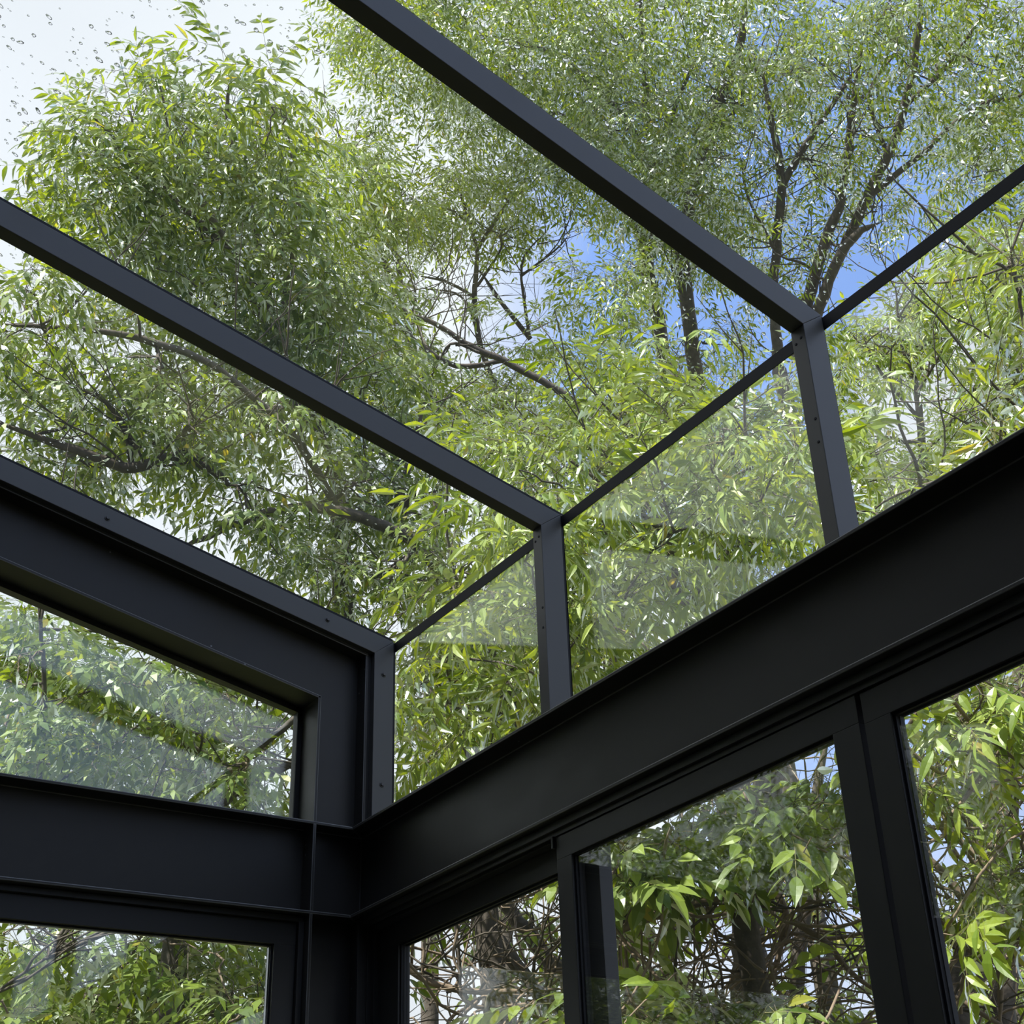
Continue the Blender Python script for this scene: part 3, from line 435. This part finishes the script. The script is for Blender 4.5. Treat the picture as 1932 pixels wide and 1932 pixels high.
  limbs=[[(2.88,2.67,-0.08,0.049),(2.79,2.67,0.22,0.046),(2.6,2.74,0.48,0.043),(2.4,2.8,0.75,0.04),(2.19,2.84,1.04,0.034)],
   [(2.37,2.26,0.06,0.039),(2.23,2.33,0.2,0.037),(2.05,2.39,0.44,0.034),(1.92,2.42,0.6,0.028),(1.79,2.42,0.86,0.025)],
   [(0.96,1.58,0.11,0.011),(1.11,1.53,-0.02,0.014),(1.25,1.46,-0.08,0.014),(1.43,1.34,-0.1,0.011),(1.63,1.21,-0.1,0.009)],
   [(1.25,1.46,-0.08,0.009),(1.33,1.43,-0.15,0.009),(1.51,1.3,-0.15,0.007),(1.64,1.2,-0.13,0.007)],
   [(1.24,1.62,-0.23,0.007),(1.47,1.45,-0.17,0.007),(1.62,1.35,-0.13,0.005)],
   [(1.09,1.12,0.19,0.005),(1.07,1.19,0.01,0.006),(1.1,1.19,-0.09,0.006)],
   [(1.01,1.31,0.14,0.004),(1.02,1.33,0.04,0.006),(1.02,1.35,-0.06,0.007)]]),
 dict(label='gnarled trunk wrapped in bare vine stems behind the middle sliding door',leaf=(0.115, 0.048),dens=0.46,shade=0,vines=170,
  clumps=[(2.35,0.48,0.62,0.23),(1.64,0.93,0.32,0.16),(2.52,0.4,0.52,0.17),(1.88,-0.09,0.34,0.21),(1.69,0.09,0.43,0.22),(1.79,0.76,0.39,0.16),(1.41,0.23,0.23,0.2),(2.14,0.63,0.69,0.21),(1.79,0.02,0.25,0.16),(1.67,0.31,0.39,0.16),(2.26,0.4,0.38,0.21),(2.19,0.13,0.59,0.16),(2.04,0.56,0.48,0.16),(1.42,0.46,0.27,0.15),(1.35,0.52,0.15,0.15),(1.99,0.79,0.54,0.17),(4.88,2.83,0.07,0.25),(4.48,2.88,1.24,0.27),(3.56,2.97,0.56,0.34),(2.76,2.26,0.51,0.26),(4.28,2.72,0.11,0.25),(4.7,2.55,0.75,0.24),(3.22,1.94,0.02,0.23),(2.89,2.01,0.2,0.36),(3.64,2.82,-0.01,0.23),(3.9,3.55,0.9,0.32),(4.23,3.36,0.39,0.23),(3.89,2.74,0.26,0.23),(4.45,2.39,1.04,0.26),(3.68,1.58,0.61,0.24),(3.76,2.13,0.93,0.24),(3.47,1.73,-0.07,0.25),(3.55,3.17,0.25,0.23),(4.44,2.26,0.03,0.24),(3.15,1.67,0.79,0.24),(2.67,2.33,0.16,0.23),(4.26,2.08,0.58,0.34),(4.43,3.1,0.43,0.26),(4.19,3.38,0.06,0.23),(1.72,0.6,-0.35,0.13),(1.75,0.28,-0.46,0.13),(1.83,0.64,-0.52,0.17),(1.58,0.73,-0.44,0.18),(1.51,0.29,-0.45,0.19),(2.15,0.5,-0.38,0.15),(1.32,0.43,-0.46,0.16),(1.73,0.05,-0.43,0.13),(1.98,0.6,-0.35,0.14),(1.51,0.81,-0.27,0.14),(1.84,0.56,-0.23,0.16),(1.22,0.49,-0.35,0.13)],
  limbs=[[(2.91,1.5,-0.44,0.097),(2.89,1.45,-0.06,0.089),(2.88,1.35,0.31,0.086),(2.89,1.21,0.67,0.081),(2.85,1.08,1.04,0.075),(2.79,0.85,1.52,0.065)],
   [(3.28,1.56,-0.42,0.045),(3.26,1.48,0.02,0.039),(3.27,1.33,0.47,0.037),(3.25,1.21,0.83,0.034),(3.24,1.01,1.23,0.028)],
   [(1.54,0.99,0.01,0.015),(1.67,0.86,0.08,0.018),(1.82,0.72,0.13,0.018),(1.92,0.61,0.15,0.015),(2.03,0.51,0.16,0.013)],
   [(2.45,0.87,0.42,0.02),(2.5,0.83,0.36,0.02),(2.57,0.82,0.22,0.017),(2.56,0.88,0.05,0.015),(2.54,0.94,-0.08,0.012)],
   [(2.06,0.76,0.16,0.014),(2.02,0.77,0.24,0.011),(1.92,0.86,0.23,0.011),(1.84,0.99,0.08,0.009)],
   [(2.46,0.67,0.13,0.014),(2.56,0.59,0.03,0.014),(2.63,0.55,-0.09,0.012),(2.73,0.46,-0.21,0.009)],
   [(1.8,0.72,0.16,0.007),(1.83,0.75,0,0.009),(1.85,0.78,-0.16,0.007)],
   [(2.83,0.57,0.1,0.007),(2.7,0.72,0.09,0.01),(2.57,0.84,0.13,0.01),(2.41,1.02,0.09,0.007)],
   [(2.03,0.95,-0.45,0.009),(2.14,0.82,-0.28,0.009),(2.23,0.7,-0.15,0.009),(2.33,0.56,-0.04,0.007)],
   [(2.14,1.21,-0.21,0.007),(2.3,1.04,-0.12,0.007),(2.44,0.85,0.08,0.007),(2.52,0.7,0.26,0.005)]]),
 dict(label='dark leaning trunk with tan vine stems behind the right sliding door',leaf=(0.12, 0.034),dens=0.6,shade=1,vines=110,
  clumps=[(2.4,-0.42,0.7,0.15),(2.33,-0.36,0.52,0.21),(2.78,-0.05,0.76,0.2),(2.69,-0.41,0.84,0.16),(2.72,-0.09,0.53,0.22),(1.93,-0.74,0.4,0.16),(1.98,-0.76,0.59,0.2),(2.11,-0.81,0.52,0.15),(2.87,-0.39,0.8,0.15),(1.89,-0.54,0.3,0.18),(3.79,0.7,-0.14,0.27),(5.42,1.92,0.09,0.25),(4.88,1.42,0.03,0.24),(4.87,1.74,0.2,0.25),(4.31,1.08,-0.12,0.2),(4.69,1.49,0.48,0.26),(4.38,0.85,0.02,0.2),(5.14,1.84,0.81,0.21),(5.54,1.67,0.16,0.2),(5.55,1.78,-0.09,0.2),(3.8,0.98,0.1,0.24),(2.32,-0.6,0.01,0.12),(2.45,-0.34,-0.03,0.14),(2.64,-0.39,0.06,0.15),(2.15,-0.57,-0.1,0.13)],
  limbs=[[(3.35,0.73,-0.54,0.089),(3.4,0.59,-0.19,0.084),(3.44,0.41,0.21,0.078),(3.45,0.24,0.57,0.078),(3.43,0.06,0.93,0.073),(3.39,-0.21,1.36,0.068)],
   [(3.75,0.71,-0.53,0.06),(3.76,0.57,-0.05,0.055),(3.75,0.47,0.31,0.049),(3.72,0.35,0.64,0.044)],
   [(2.55,0.02,0.29,0.011),(2.64,-0.04,0.15,0.018),(2.68,-0.06,0.06,0.018),(2.72,-0.08,-0.02,0.013)],
   [(2.68,-0.03,0.38,0.011),(2.78,-0.1,0.24,0.016),(2.87,-0.16,0.1,0.014),(2.96,-0.28,0.04,0.011)],
   [(2.53,0.01,-0.06,0.009),(2.62,-0.08,-0.14,0.011),(2.69,-0.15,-0.21,0.013),(2.7,-0.1,-0.42,0.013)],
   [(3.05,-0.21,-0.02,0.012),(2.97,-0.1,0.04,0.012),(2.89,-0.01,0.08,0.012),(2.84,0.05,0.13,0.009)],
   [(2.53,-0.06,0.49,0.004),(2.63,-0.11,0.33,0.007),(2.71,-0.13,0.13,0.006),(2.75,-0.11,-0.07,0.007)],
   [(2.48,-0.01,-0.27,0.006),(2.55,-0.09,-0.36,0.009),(2.67,-0.22,-0.5,0.011)],
   [(2.75,0.18,0.79,0.006),(2.94,0.11,0.46,0.007),(3.06,-0,0.35,0.007),(3.14,-0.19,0.45,0.005)]]),
 dict(label='leafy tree left of the gable, mirrored in the sliding door glass',leaf=(0.09, 0.024),dens=0.8,shade=0,vines=0,
  clumps=[(-5.4,4.74,-0.33,0.5),(-6.63,3.06,2.29,0.5),(-5.41,1.1,4.03,0.5),(-4.67,5.78,-0.57,0.5),(-7.29,3.23,-0.6,0.5),(-7.55,0.37,2.9,0.5),(-5.34,4.48,0.31,0.5),(-7.32,0.64,2.02,0.5),(-4.1,3.76,1.05,0.5),(-4.32,4.19,-0.23,0.5),(-7.19,2.38,1.57,0.5),(-7.7,2.34,0.21,0.5),(-6.8,3.78,2.57,0.5),(-4.28,4.64,0.43,0.5),(-7.08,0.79,4.64,0.5),(-7.37,1.27,2.94,0.5),(-4.68,4.22,2.81,0.5),(-6.2,2.83,0.62,0.5),(-5.15,3.4,1.62,0.5),(-4.09,5.36,-0.25,0.5),(-4.22,4.49,-0,0.5),(-9.33,0.09,1.84,0.5),(-5.95,4.28,0.3,0.5),(-5.86,0.51,3.86,0.5),(-6.95,0.67,3.26,0.5),(-6.95,3.41,1.32,0.5),(-8.2,3.11,1.26,0.5),(-3.95,4.72,0.26,0.5),(-4.45,5.07,0.01,0.5),(-8.13,1.18,-0.15,0.5),(-6.46,4.52,-0.43,0.5),(-4.91,4.77,1.74,0.5),(-3.87,4.14,1.08,0.5),(-6.43,2.01,4.61,0.5),(-6.25,2.59,1.59,0.5),(-6.68,4.11,1.23,0.5),(-6.84,0.47,3.19,0.5),(-3.55,4.21,0.79,0.5),(-3.96,4.04,0.08,0.5),(-5.59,5.33,-0.36,0.5),(-6.03,2.59,1.29,0.5),(-4.79,3.87,1.81,0.5),(-7.4,0.6,2.1,0.5),(-7.19,0.31,3.66,0.5),(-8.38,0.74,3.93,0.5),(-4.78,4.93,0.99,0.5),(-9.01,1.36,2.47,0.5),(-5.82,2.78,2.37,0.5),(-8.16,2.99,0.82,0.5),(-6.16,2.93,1.52,0.5),(-4.52,4.59,-0.06,0.5),(-5.3,4.26,0.49,0.5),(-5.22,4.63,2.79,0.5),(-4.59,4.22,0.67,0.5),(-6.97,1.9,4.33,0.5),(-3.59,3.92,0.28,0.5),(-6.47,3.35,1.02,0.5),(-6.2,1.09,3.42,0.5),(-4.36,4.12,0.37,0.5),(-4.65,5.3,-0.56,0.5),(-5.15,4.29,3.02,0.5),(-6.17,3.58,2.22,0.5),(-6.21,3.09,0.03,0.5),(-6.58,1.17,4.14,0.5),(-4.39,4.29,-0.01,0.5),(-7.15,-0.68,3.72,0.5),(-6.84,3.6,2.57,0.5),(-4.66,4.12,1.45,0.5),(-5.23,2.77,2.25,0.5),(-8.68,0.34,1.88,0.5),(-4.45,4.92,0.7,0.5),(-6.02,3.93,-0.21,0.5),(-4.57,4.88,-0.3,0.5),(-6.74,3.88,1.84,0.5),(-5.25,3.52,1.23,0.5),(-8.08,2.26,0.1,0.5),(-4.04,4.24,-0.69,0.5),(-6.27,3.32,1.61,0.5),(-3.74,3.82,1.52,0.5),(-7,1.87,0.29,0.5),(-3.62,4.29,-0.64,0.5),(-6.61,4.08,1.32,0.5),(-5.98,3.92,-0.02,0.5),(-4.47,4.64,0.21,0.5),(-8.63,1.98,1.61,0.5),(-4.42,3.77,-0.16,0.5),(-7.92,3.22,-0.28,0.5),(-4.97,4.04,1.14,0.5),(-4.11,5.32,-0.35,0.5),(-4.04,4.79,1.15,0.5),(-7.26,2.73,1.97,0.5),(-7.33,-0.33,3.78,0.5),(-8.57,1.04,0.53,0.5),(-9.21,1.73,1.49,0.5),(-5.5,4.51,1,0.5)],
  limbs=[[(-7.05,3.22,-1.77,0.12),(-7.2,2.95,0.27,0.09),(-7.07,2.41,1.96,0.04)],
   [(-7.27,3.03,-0.6,0.07),(-5.74,3.86,0.84,0.05),(-4.65,4.21,1.41,0.02)],
   [(-7.25,3.01,-0.31,0.07),(-8.25,1.59,0.84,0.05),(-8.5,0.75,1.68,0.02)]]),
]
DEADLEAF = (1.306, 1.318, -0.157)

def leaf_material(name, c0, c1, trans, sheen, yellow=0.0):
    m, nt = mat(name)
    geo = N(nt, 'ShaderNodeNewGeometry'); rmp = N(nt, 'ShaderNodeValToRGB')
    nt.links.new(geo.outputs['Random Per Island'], rmp.inputs[0])
    e = rmp.color_ramp.elements; e[0].color = (*c0, 1); e[1].color = (*c1, 1); e[1].position = .93
    if yellow:
        e[1].position = .975; x = e.new(.995); x.color = (.38, .34, .06, 1)
    d = N(nt, 'ShaderNodeBsdfDiffuse'); nt.links.new(rmp.outputs[0], d.inputs[0])
    hsv = N(nt, 'ShaderNodeHueSaturation'); hsv.inputs['Hue'].default_value = .475; hsv.inputs['Saturation'].default_value = 1.12; hsv.inputs['Value'].default_value = trans; nt.links.new(rmp.outputs[0], hsv.inputs['Color'])
    t = N(nt, 'ShaderNodeBsdfTranslucent'); nt.links.new(hsv.outputs[0], t.inputs[0])
    m1 = N(nt, 'ShaderNodeMixShader'); m1.inputs[0].default_value = .45; nt.links.new(d.outputs[0], m1.inputs[1]); nt.links.new(t.outputs[0], m1.inputs[2])
    g = N(nt, 'ShaderNodeBsdfGlossy'); g.inputs['Roughness'].default_value = .38; g.inputs[0].default_value = (.9, .95, .9, 1)
    fr = N(nt, 'ShaderNodeFresnel'); fr.inputs[0].default_value = 1.45
    k = math_n(nt, 'MULTIPLY', fr.outputs[0], sheen)
    m2 = N(nt, 'ShaderNodeMixShader'); nt.links.new(k, m2.inputs[0]); nt.links.new(m1.outputs[0], m2.inputs[1]); nt.links.new(g.outputs[0], m2.inputs[2])
    o = N(nt, 'ShaderNodeOutputMaterial'); nt.links.new(m2.outputs[0], o.inputs[0])
    return m
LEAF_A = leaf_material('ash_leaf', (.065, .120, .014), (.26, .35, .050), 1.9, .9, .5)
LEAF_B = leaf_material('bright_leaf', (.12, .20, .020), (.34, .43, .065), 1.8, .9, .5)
def bark(name, c0, c1):
    m = principled(name, c0, .85, spec=.2, bump=.0); nt = m.node_tree; pr = [n for n in nt.nodes if n.type == 'BSDF_PRINCIPLED'][0]
    tc = N(nt, 'ShaderNodeTexCoord'); nz = N(nt, 'ShaderNodeTexNoise'); nz.inputs['Scale'].default_value = 26; nz.inputs['Detail'].default_value = 6; nt.links.new(tc.outputs['Object'], nz.inputs['Vector'])
    mx = N(nt, 'ShaderNodeMix', data_type='RGBA'); nt.links.new(nz.outputs['Fac'], mx.inputs[0]); mx.inputs[6].default_value = (*c0, 1); mx.inputs[7].default_value = (*c1, 1); nt.links.new(mx.outputs[2], pr.inputs['Base Color'])
    b = N(nt, 'ShaderNodeBump'); b.inputs['Strength'].default_value = .8; b.inputs['Distance'].default_value = .01; nt.links.new(nz.outputs['Fac'], b.inputs['Height']); nt.links.new(b.outputs[0], pr.inputs['Normal'])
    return m
BARK = bark('grey_brown_bark', (.05, .042, .036), (.17, .145, .125))
VINE = bark('tan_vine_bark', (.13, .095, .070), (.36, .28, .215))
TWIG = principled('green_twig', (.16, .15, .07), .7, spec=.2)

def leaflet_template(l, w, near):
    """one lanceolate leaflet along +x, folded along the midrib and curved down"""
    if near:
        v = [(0,0,0), (.14,.30,.05),(.14,0,.01),(.14,-.30,.05), (.38,.5,.10),(.38,0,.02),(.38,-.5,.10), (.64,.38,.0),(.64,0,-.07),(.64,-.38,.0), (.85,.16,-.12),(.85,0,-.16),(.85,-.16,-.12), (1,0,-.27)]
        f = [(0,2,1),(0,3,2),(1,2,5,4),(2,3,6,5),(4,5,8,7),(5,6,9,8),(7,8,11,10),(8,9,12,11),(10,11,13),(11,12,13)]
    else:
        v = [(0,0,0), (.40,.5,.06), (.40,-.5,.06), (1,0,-.16)]
        f = [(0,2,1),(1,2,3)]
    v = np.array(v, float); v[:, 0] *= l; v[:, 1] *= w; v[:, 2] *= l*.55
    return v, f
def rotz(a): c, s = math.cos(a), math.sin(a); return np.array(((c,-s,0),(s,c,0),(0,0,1)))
def rotx(a): c, s = math.cos(a), math.sin(a); return np.array(((1,0,0),(0,c,-s),(0,s,c)))
def roty(a): c, s = math.cos(a), math.sin(a); return np.array(((c,0,s),(0,1,0),(-s,0,c)))
def tube_pts(pts, rad, n, V, F, off):
    pts = np.asarray(pts, float); k = len(pts)
    t = np.gradient(pts, axis=0); t /= np.linalg.norm(t, axis=1)[:, None] + 1e-9
    up = np.array((0, 0, 1.0)); 
    if abs(t[0] @ up) > .9: up = np.array((1.0, 0, 0))
    u = np.cross(t, up); u /= np.linalg.norm(u, axis=1)[:, None] + 1e-9; w = np.cross(t, u)
    for i in range(k):
        for j in range(n):
            a = 2*math.pi*j/n; V.append(pts[i] + (u[i]*math.cos(a) + w[i]*math.sin(a))*rad[i])
    for i in range(k-1):
        for j in range(n):
            F.append((off+i*n+j, off+i*n+(j+1) % n, off+(i+1)*n+(j+1) % n, off+(i+1)*n+j))
    return off + k*n
def shoot(rs, l, w, near):
    """a twig with three compound leaves, each of paired leaflets"""
    V = []; F = []; mi = []; off = 0
    nl = 3
    L = l*1.6
    stem = [np.array((0, 0, 0.)), np.array((L*.5, 0, L*.06)), np.array((L, 0, 0))]
    o2 = tube_pts(stem, [l*.022, l*.017, l*.012], 3, V, F, off); mi += [1]*(len(F)); off = o2
    for k in range(nl + 1):
        base = np.array((L*(.35 + .65*k/nl), 0, 0))
        az = (rs.uniform(.5, 1.1)*(-1)**k if k < nl else rs.uniform(-.2, .2)); drp = rs.uniform(.15, .8)
        Lr = l*rs.uniform(2.0, 2.8)
        Rz = rotz(az) @ roty(drp*.35)
        n = rs.integers(3, 5)
        P = lambda t: base + Rz @ np.array((t*Lr, 0, -drp*.55*t*t*Lr))
        nf = len(F); off = tube_pts([P(0), P(.5), P(1)], [l*.013, l*.010, l*.007], 3, V, F, off); mi += [1]*(len(F)-nf)
        ts = [(t, sd) for t in np.linspace(.28, .88, n) for sd in (-1, 1)] + [(1.0, 0)]
        for t, sd in ts:
            ll = l*rs.uniform(.72, 1.12)*(1 if sd else 1.1)
            v, f = leaflet_template(ll, w*rs.uniform(.8, 1.15), near)
            Rl = Rz @ rotz(sd*rs.uniform(.7, 1.15)) @ roty(rs.uniform(.05, .75) + drp*.5*t) @ rotx(rs.uniform(-.7, .7))
            v = v @ Rl.T + P(t)
            V += list(v); F += [tuple(off + q for q in ff) for ff in f]; mi += [0]*len(f); off += len(v)
    return np.array(V), F, np.array(mi)
def build_mesh(name, V, loops, starts, totals, mi, mats, smooth=True):
    me = bpy.data.meshes.new(name); me.vertices.add(len(V)); me.vertices.foreach_set('co', V.astype(np.float32).ravel())
    me.loops.add(len(loops)); me.loops.foreach_set('vertex_index', loops.astype(np.int32))
    me.polygons.add(len(starts)); me.polygons.foreach_set('loop_start', starts.astype(np.int32)); me.polygons.foreach_set('loop_total', totals.astype(np.int32))
    for m_ in mats: me.materials.append(m_)
    me.polygons.foreach_set('material_index', mi.astype(np.int32)); me.polygons.foreach_set('use_smooth', np.full(len(starts), smooth))
    me.update(calc_edges=True); return me
CAMP = np.array((-1.66, -3.2, -1.19))
total_leaf = 0
def make_tree(ti, T):
    global total_leaf
    rs = np.random.default_rng(100 + ti)
    cl = np.array(T['clumps'], float); limbs = [np.array(l, float) for l in T['limbs']]
    cen = cl[:, :3].mean(0)
    root = limbs[0][0, :3].copy()
    # trunk from the ground into the root of the first limb
    gx, gy = root[:2] + rs.uniform(-.3, .3, 2)
    if T.get('foot'): gx, gy = T['foot']
    gx = max(gx, .9) if gy < .4 else gx
    t = empty('tree', (gx, gy, -2.7)); setp(t, T['label'], 'tree', None)
    l, w = T['leaf']
    near = T['shade'] == 1 or l > .09
    def P(o): o.parent = t; o.matrix_parent_inverse = Matrix.Translation((-gx, -gy, 2.7)); return o
    V = []; F = []; off = 0
    r0 = max(limbs[0][0, 3]*1.25, .05)
    ns = 10; pts = []
    for i in range(ns+1):
        s = i/ns; p = np.array((gx, gy, -2.75))*(1-s) + root*s + np.array((math.sin(s*3+ti), math.cos(s*4+ti), 0))*.05*s*(1-s)*4; pts.append(p)
    off = tube_pts(pts, [r0*(1.35 - .35*i/ns) for i in range(ns+1)], 10, V, F, off)
    V = np.array(V); loops = np.array(F).ravel(); n = len(F)
    P(bpy.data.objects.new('trunk', build_mesh('trunk', V, loops, np.arange(n)*4, np.full(n, 4), np.zeros(n), [BARK])))
    COL.objects.link(t.children[-1]) if t.children else None
    # limbs
    V = []; F = []; off = 0; nodes = []; mi = []
    def smooth_poly(L, k=5):
        out = []
        for i in range(len(L)-1):
            p0 = L[max(i-1, 0)]; p1 = L[i]; p2 = L[i+1]; p3 = L[min(i+2, len(L)-1)]
            for j in range(k):
                s = j/k
                out.append(.5*((2*p1) + (-p0+p2)*s + (2*p0-5*p1+4*p2-p3)*s*s + (-p0+3*p1-3*p2+p3)*s**3))
        out.append(L[-1]); out = np.array(out)
        return out
    for li, L in enumerate(limbs):
        q = smooth_poly(L); j = rs.normal(0, 1, (len(q), 3)); j[0] = 0
        q[:, :3] += j*q[:, 3:4]*.12
        a = q[:, :3]; r = np.maximum(q[:, 3], .003); r[-4:] *= np.array((.9, .75, .55, .3))
        nf = len(F); off = tube_pts(a, r, 8, V, F, off); mi += [1 if (r.max() < .022 and ti >= 12) else 0]*(len(F)-nf)
        if li:  # tie the limb back into the first one when it starts away from everything
            pass
        nodes += [np.append(p, rr) for p, rr in zip(a, r)]
    nodes = np.array(nodes)
    # every leaf clump hangs on a branchlet from the nearest limb
    order = np.argsort([np.min(np.linalg.norm(nodes[:, :3]-c[:3], axis=1)) for c in cl])
    for ci in order:
        c = cl[ci, :3]; d = np.linalg.norm(nodes[:, :3]-c, axis=1) + .25*np.maximum(nodes[:, 2]-c[2], 0)
        i = int(np.argmin(d)); p = nodes[i, :3]; r = min(nodes[i, 3]*.7, .018*(1 if l < .1 else .7)); r = max(r, .006)
        dist = np.linalg.norm(c-p)
        mid = (p+c)/2 + np.array((0, 0, .12*dist)) + rs.normal(0, .08*dist, 3)
        pts = [(1-s)**2*p + 2*s*(1-s)*mid + s*s*c for s in np.linspace(0, 1, 7)]
        pts = [q_ + rs.normal(0, .012, 3)*(k not in (0,)) for k, q_ in enumerate(pts)]
        rr = np.linspace(r, r*.45, 7)
        nf = len(F); off = tube_pts(pts, rr, 5, V, F, off); mi += [1 if T.get('vines') and r < .016 else 0]*(len(F)-nf)
        nodes = np.vstack([nodes, [np.append(q_, x) for q_, x in zip(pts[3:], rr[3:])]])
        # a few side twigs inside the clump
        for _ in range(5):
            e = c + rs.normal(0, 1, 3)*cl[ci, 3]*.55; q0 = pts[rs.integers(3, 7)]
            m_ = (q0+e)/2 + rs.normal(0, .03, 3)
            nf = len(F); off = tube_pts([q0, m_, e], [r*.4, r*.3, r*.15], 3, V, F, off); mi += [0]*(len(F)-nf)
    # bare vine stems scrambling between the limbs
    for _ in range(T.get('vines', 0)):
        p = nodes[rs.integers(len(nodes)), :3] + rs.normal(0, .12, 3); q = nodes[rs.integers(len(nodes)), :3]
        d = (q - p)/(np.linalg.norm(q - p) + 1e-6) + rs.normal(0, .6, 3); d[2] -= .15; pts = [p.copy()]
        ax = rs.normal(0, .16, 3)
        for k in range(rs.integers(10, 22)):
            d = d + np.cross(ax, d) + rs.normal(0, .12, 3); d /= np.linalg.norm(d); p = p + d*.075; pts.append(p.copy())
        if min(min(p_[0] for p_ in pts), 9) < .4: continue
        rv = rs.uniform(.003, .0085); nf = len(F); off = tube_pts(pts, np.linspace(rv, rv*.55, len(pts)), 5, V, F, off); mi += [1]*(len(F)-nf)
    # fine bare twigs
    for _ in range(T.get('twigs', 30)):
        i = rs.integers(len(limbs)); L = limbs[i]; k = rs.integers(max(1, len(L)-1)); s_ = rs.random()
        p = L[k, :3]*(1-s_) + L[min(k+1, len(L)-1), :3]*s_; d = rs.normal(0, 1, 3); d[2] = abs(d[2])*.8; d /= np.linalg.norm(d); pts = [p.copy()]
        for k in range(8): d = d + rs.normal(0, .16, 3) + np.array((0, 0, .04)); d /= np.linalg.norm(d); p = p + d*rs.uniform(.06, .13); pts.append(p.copy())
        if min(p_[0] for p_ in pts) < .4 and min(p_[1] for p_ in pts) < .4: continue
        rv = rs.uniform(.004, .009); nf = len(F); off = tube_pts(pts, np.linspace(rv, rv*.3, 9), 4, V, F, off); mi += [0]*(len(F)-nf)
        for b in range(2):
            q = pts[rs.integers(2, 6)]; e = d + rs.normal(0, .7, 3); e /= np.linalg.norm(e)
            nf = len(F); off = tube_pts([q, q + e*.14, q + e*.3 + np.array((0, 0, .03))], [rv*.5, rv*.35, rv*.2], 3, V, F, off); mi += [0]*(len(F)-nf)
    V = np.array(V); loops = np.array(F).ravel(); n = len(F)
    ob = bpy.data.objects.new('branches', build_mesh('branches', V, loops, np.arange(n)*4, np.full(n, 4), np.array(mi), [BARK, VINE])); COL.objects.link(ob); P(ob)
    # foliage
    var = [shoot(rs, l, w, near) for _ in range(5)]
    nleaf = 4*8.0
    area = nleaf*l*w*.5*.62
    pos = []; outd = []
    for c in cl:
        r = c[3]; k = max(3, int(T['dens']*DENS*math.pi*r*r/area))
        d = rs.normal(0, 1, (k, 3)); d /= np.linalg.norm(d, axis=1)[:, None]
        rr = r*rs.uniform(.05, 1, k)**.5
        sc_ = rr[:, None]*d*np.array((1.05, 1.05, .85))
        pos.append(c[:3] + sc_ - .0*d); outd.append(d)
    pos = np.vstack(pos); outd = np.vstack(outd); m = len(pos)
    keep = ~((pos[:, 0] < .42) & (pos[:, 1] < .42) & (pos[:, 2] < 2.2))    # nothing grows through the glass
    keep &= ~((pos[:, 0] < .45) & (pos[:, 1] < .45))
    pos = pos[keep]; outd = outd[keep]; m = len(pos)
    fw = outd + np.array((0, 0, .1)) + rs.normal(0, .45, (m, 3)); fw[:, 2] = fw[:, 2]*.5 - .12
    fw /= np.linalg.norm(fw, axis=1)[:, None]
    upv = np.array((0, 0, 1.0)) + rs.normal(0, .30, (m, 3))
    yv = np.cross(upv, fw); yv /= np.linalg.norm(yv, axis=1)[:, None]; zv = np.cross(fw, yv)
    Rm = np.stack([fw, yv, zv], axis=2)*rs.uniform(.8, 1.15, m)[:, None, None]
    pos = pos - fw*l*1.4
    which = rs.integers(0, 5, m)
    VV = []; LL = []; TT = []; MM = []; voff = 0
    for vi, (v, f, mi_) in enumerate(var):
        idx = np.where(which == vi)[0]
        if not len(idx): continue
        A = np.einsum('mij,nj->mni', Rm[idx], v) + pos[idx][:, None, :]
        lo = np.concatenate([np.array(ff) for ff in f]); to = np.array([len(ff) for ff in f])
        nv = len(v); k = len(idx)
        VV.append(A.reshape(-1, 3)); LL.append((lo[None, :] + (np.arange(k)*nv)[:, None] + voff).ravel()); TT.append(np.tile(to, k)); MM.append(np.tile(mi_, k))
        voff += nv*k
    VV = np.vstack(VV); LL = np.concatenate(LL); TT = np.concatenate(TT); MM = np.concatenate(MM)
    ST = np.concatenate([[0], np.cumsum(TT)[:-1]])
    total_leaf += int((MM == 0).sum()/(10 if near else 2))
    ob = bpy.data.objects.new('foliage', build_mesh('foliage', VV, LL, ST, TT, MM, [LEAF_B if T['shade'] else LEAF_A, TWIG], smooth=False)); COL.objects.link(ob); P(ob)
DENS = .95
TREES[0]['twigs'] = 0; TREES[3]['twigs'] = 45; TREES[1]['twigs'] = 50; TREES[4]['twigs'] = 20; TREES[11]['twigs'] = 60; TREES[5]['twigs'] = 60; TREES[6]['twigs'] = 90
for ti, T in enumerate(TREES): make_tree(ti, T)
print('LEAFLETS', total_leaf)

# a curled dead leaf caught among the twigs
P0 = Vector(DEADLEAF)
bm = bmesh.new(); rings = []
for k, (z, a, b) in enumerate(((.040, .001, .001), (.028, .011, .006), (.005, .016, .009), (-.016, .013, .008), (-.022, .010, .006), (-.045, .004, .003), (-.062, .001, .001))):
    rings.append([bm.verts.new((a*math.cos(t)*1.1 + .004*math.sin(k), b*math.sin(t), z)) for t in [i*math.pi/4 for i in range(8)]])
for A, B in zip(rings, rings[1:]):
    for i in range(8): bm.faces.new((A[i], A[(i+1) % 8], B[(i+1) % 8], B[i]))
me = bpy.data.meshes.new('dead_leaf'); bm.to_mesh(me); bm.free()
o = link('dead_leaf', me, principled('dry_grey_leaf', (.20, .19, .15), .8, spec=.2)); o.location = P0; o.rotation_euler = (.15, .1, .6)
setp(o, 'small curled grey dead leaf caught on a twig, seen through the left door pane', 'leaf')
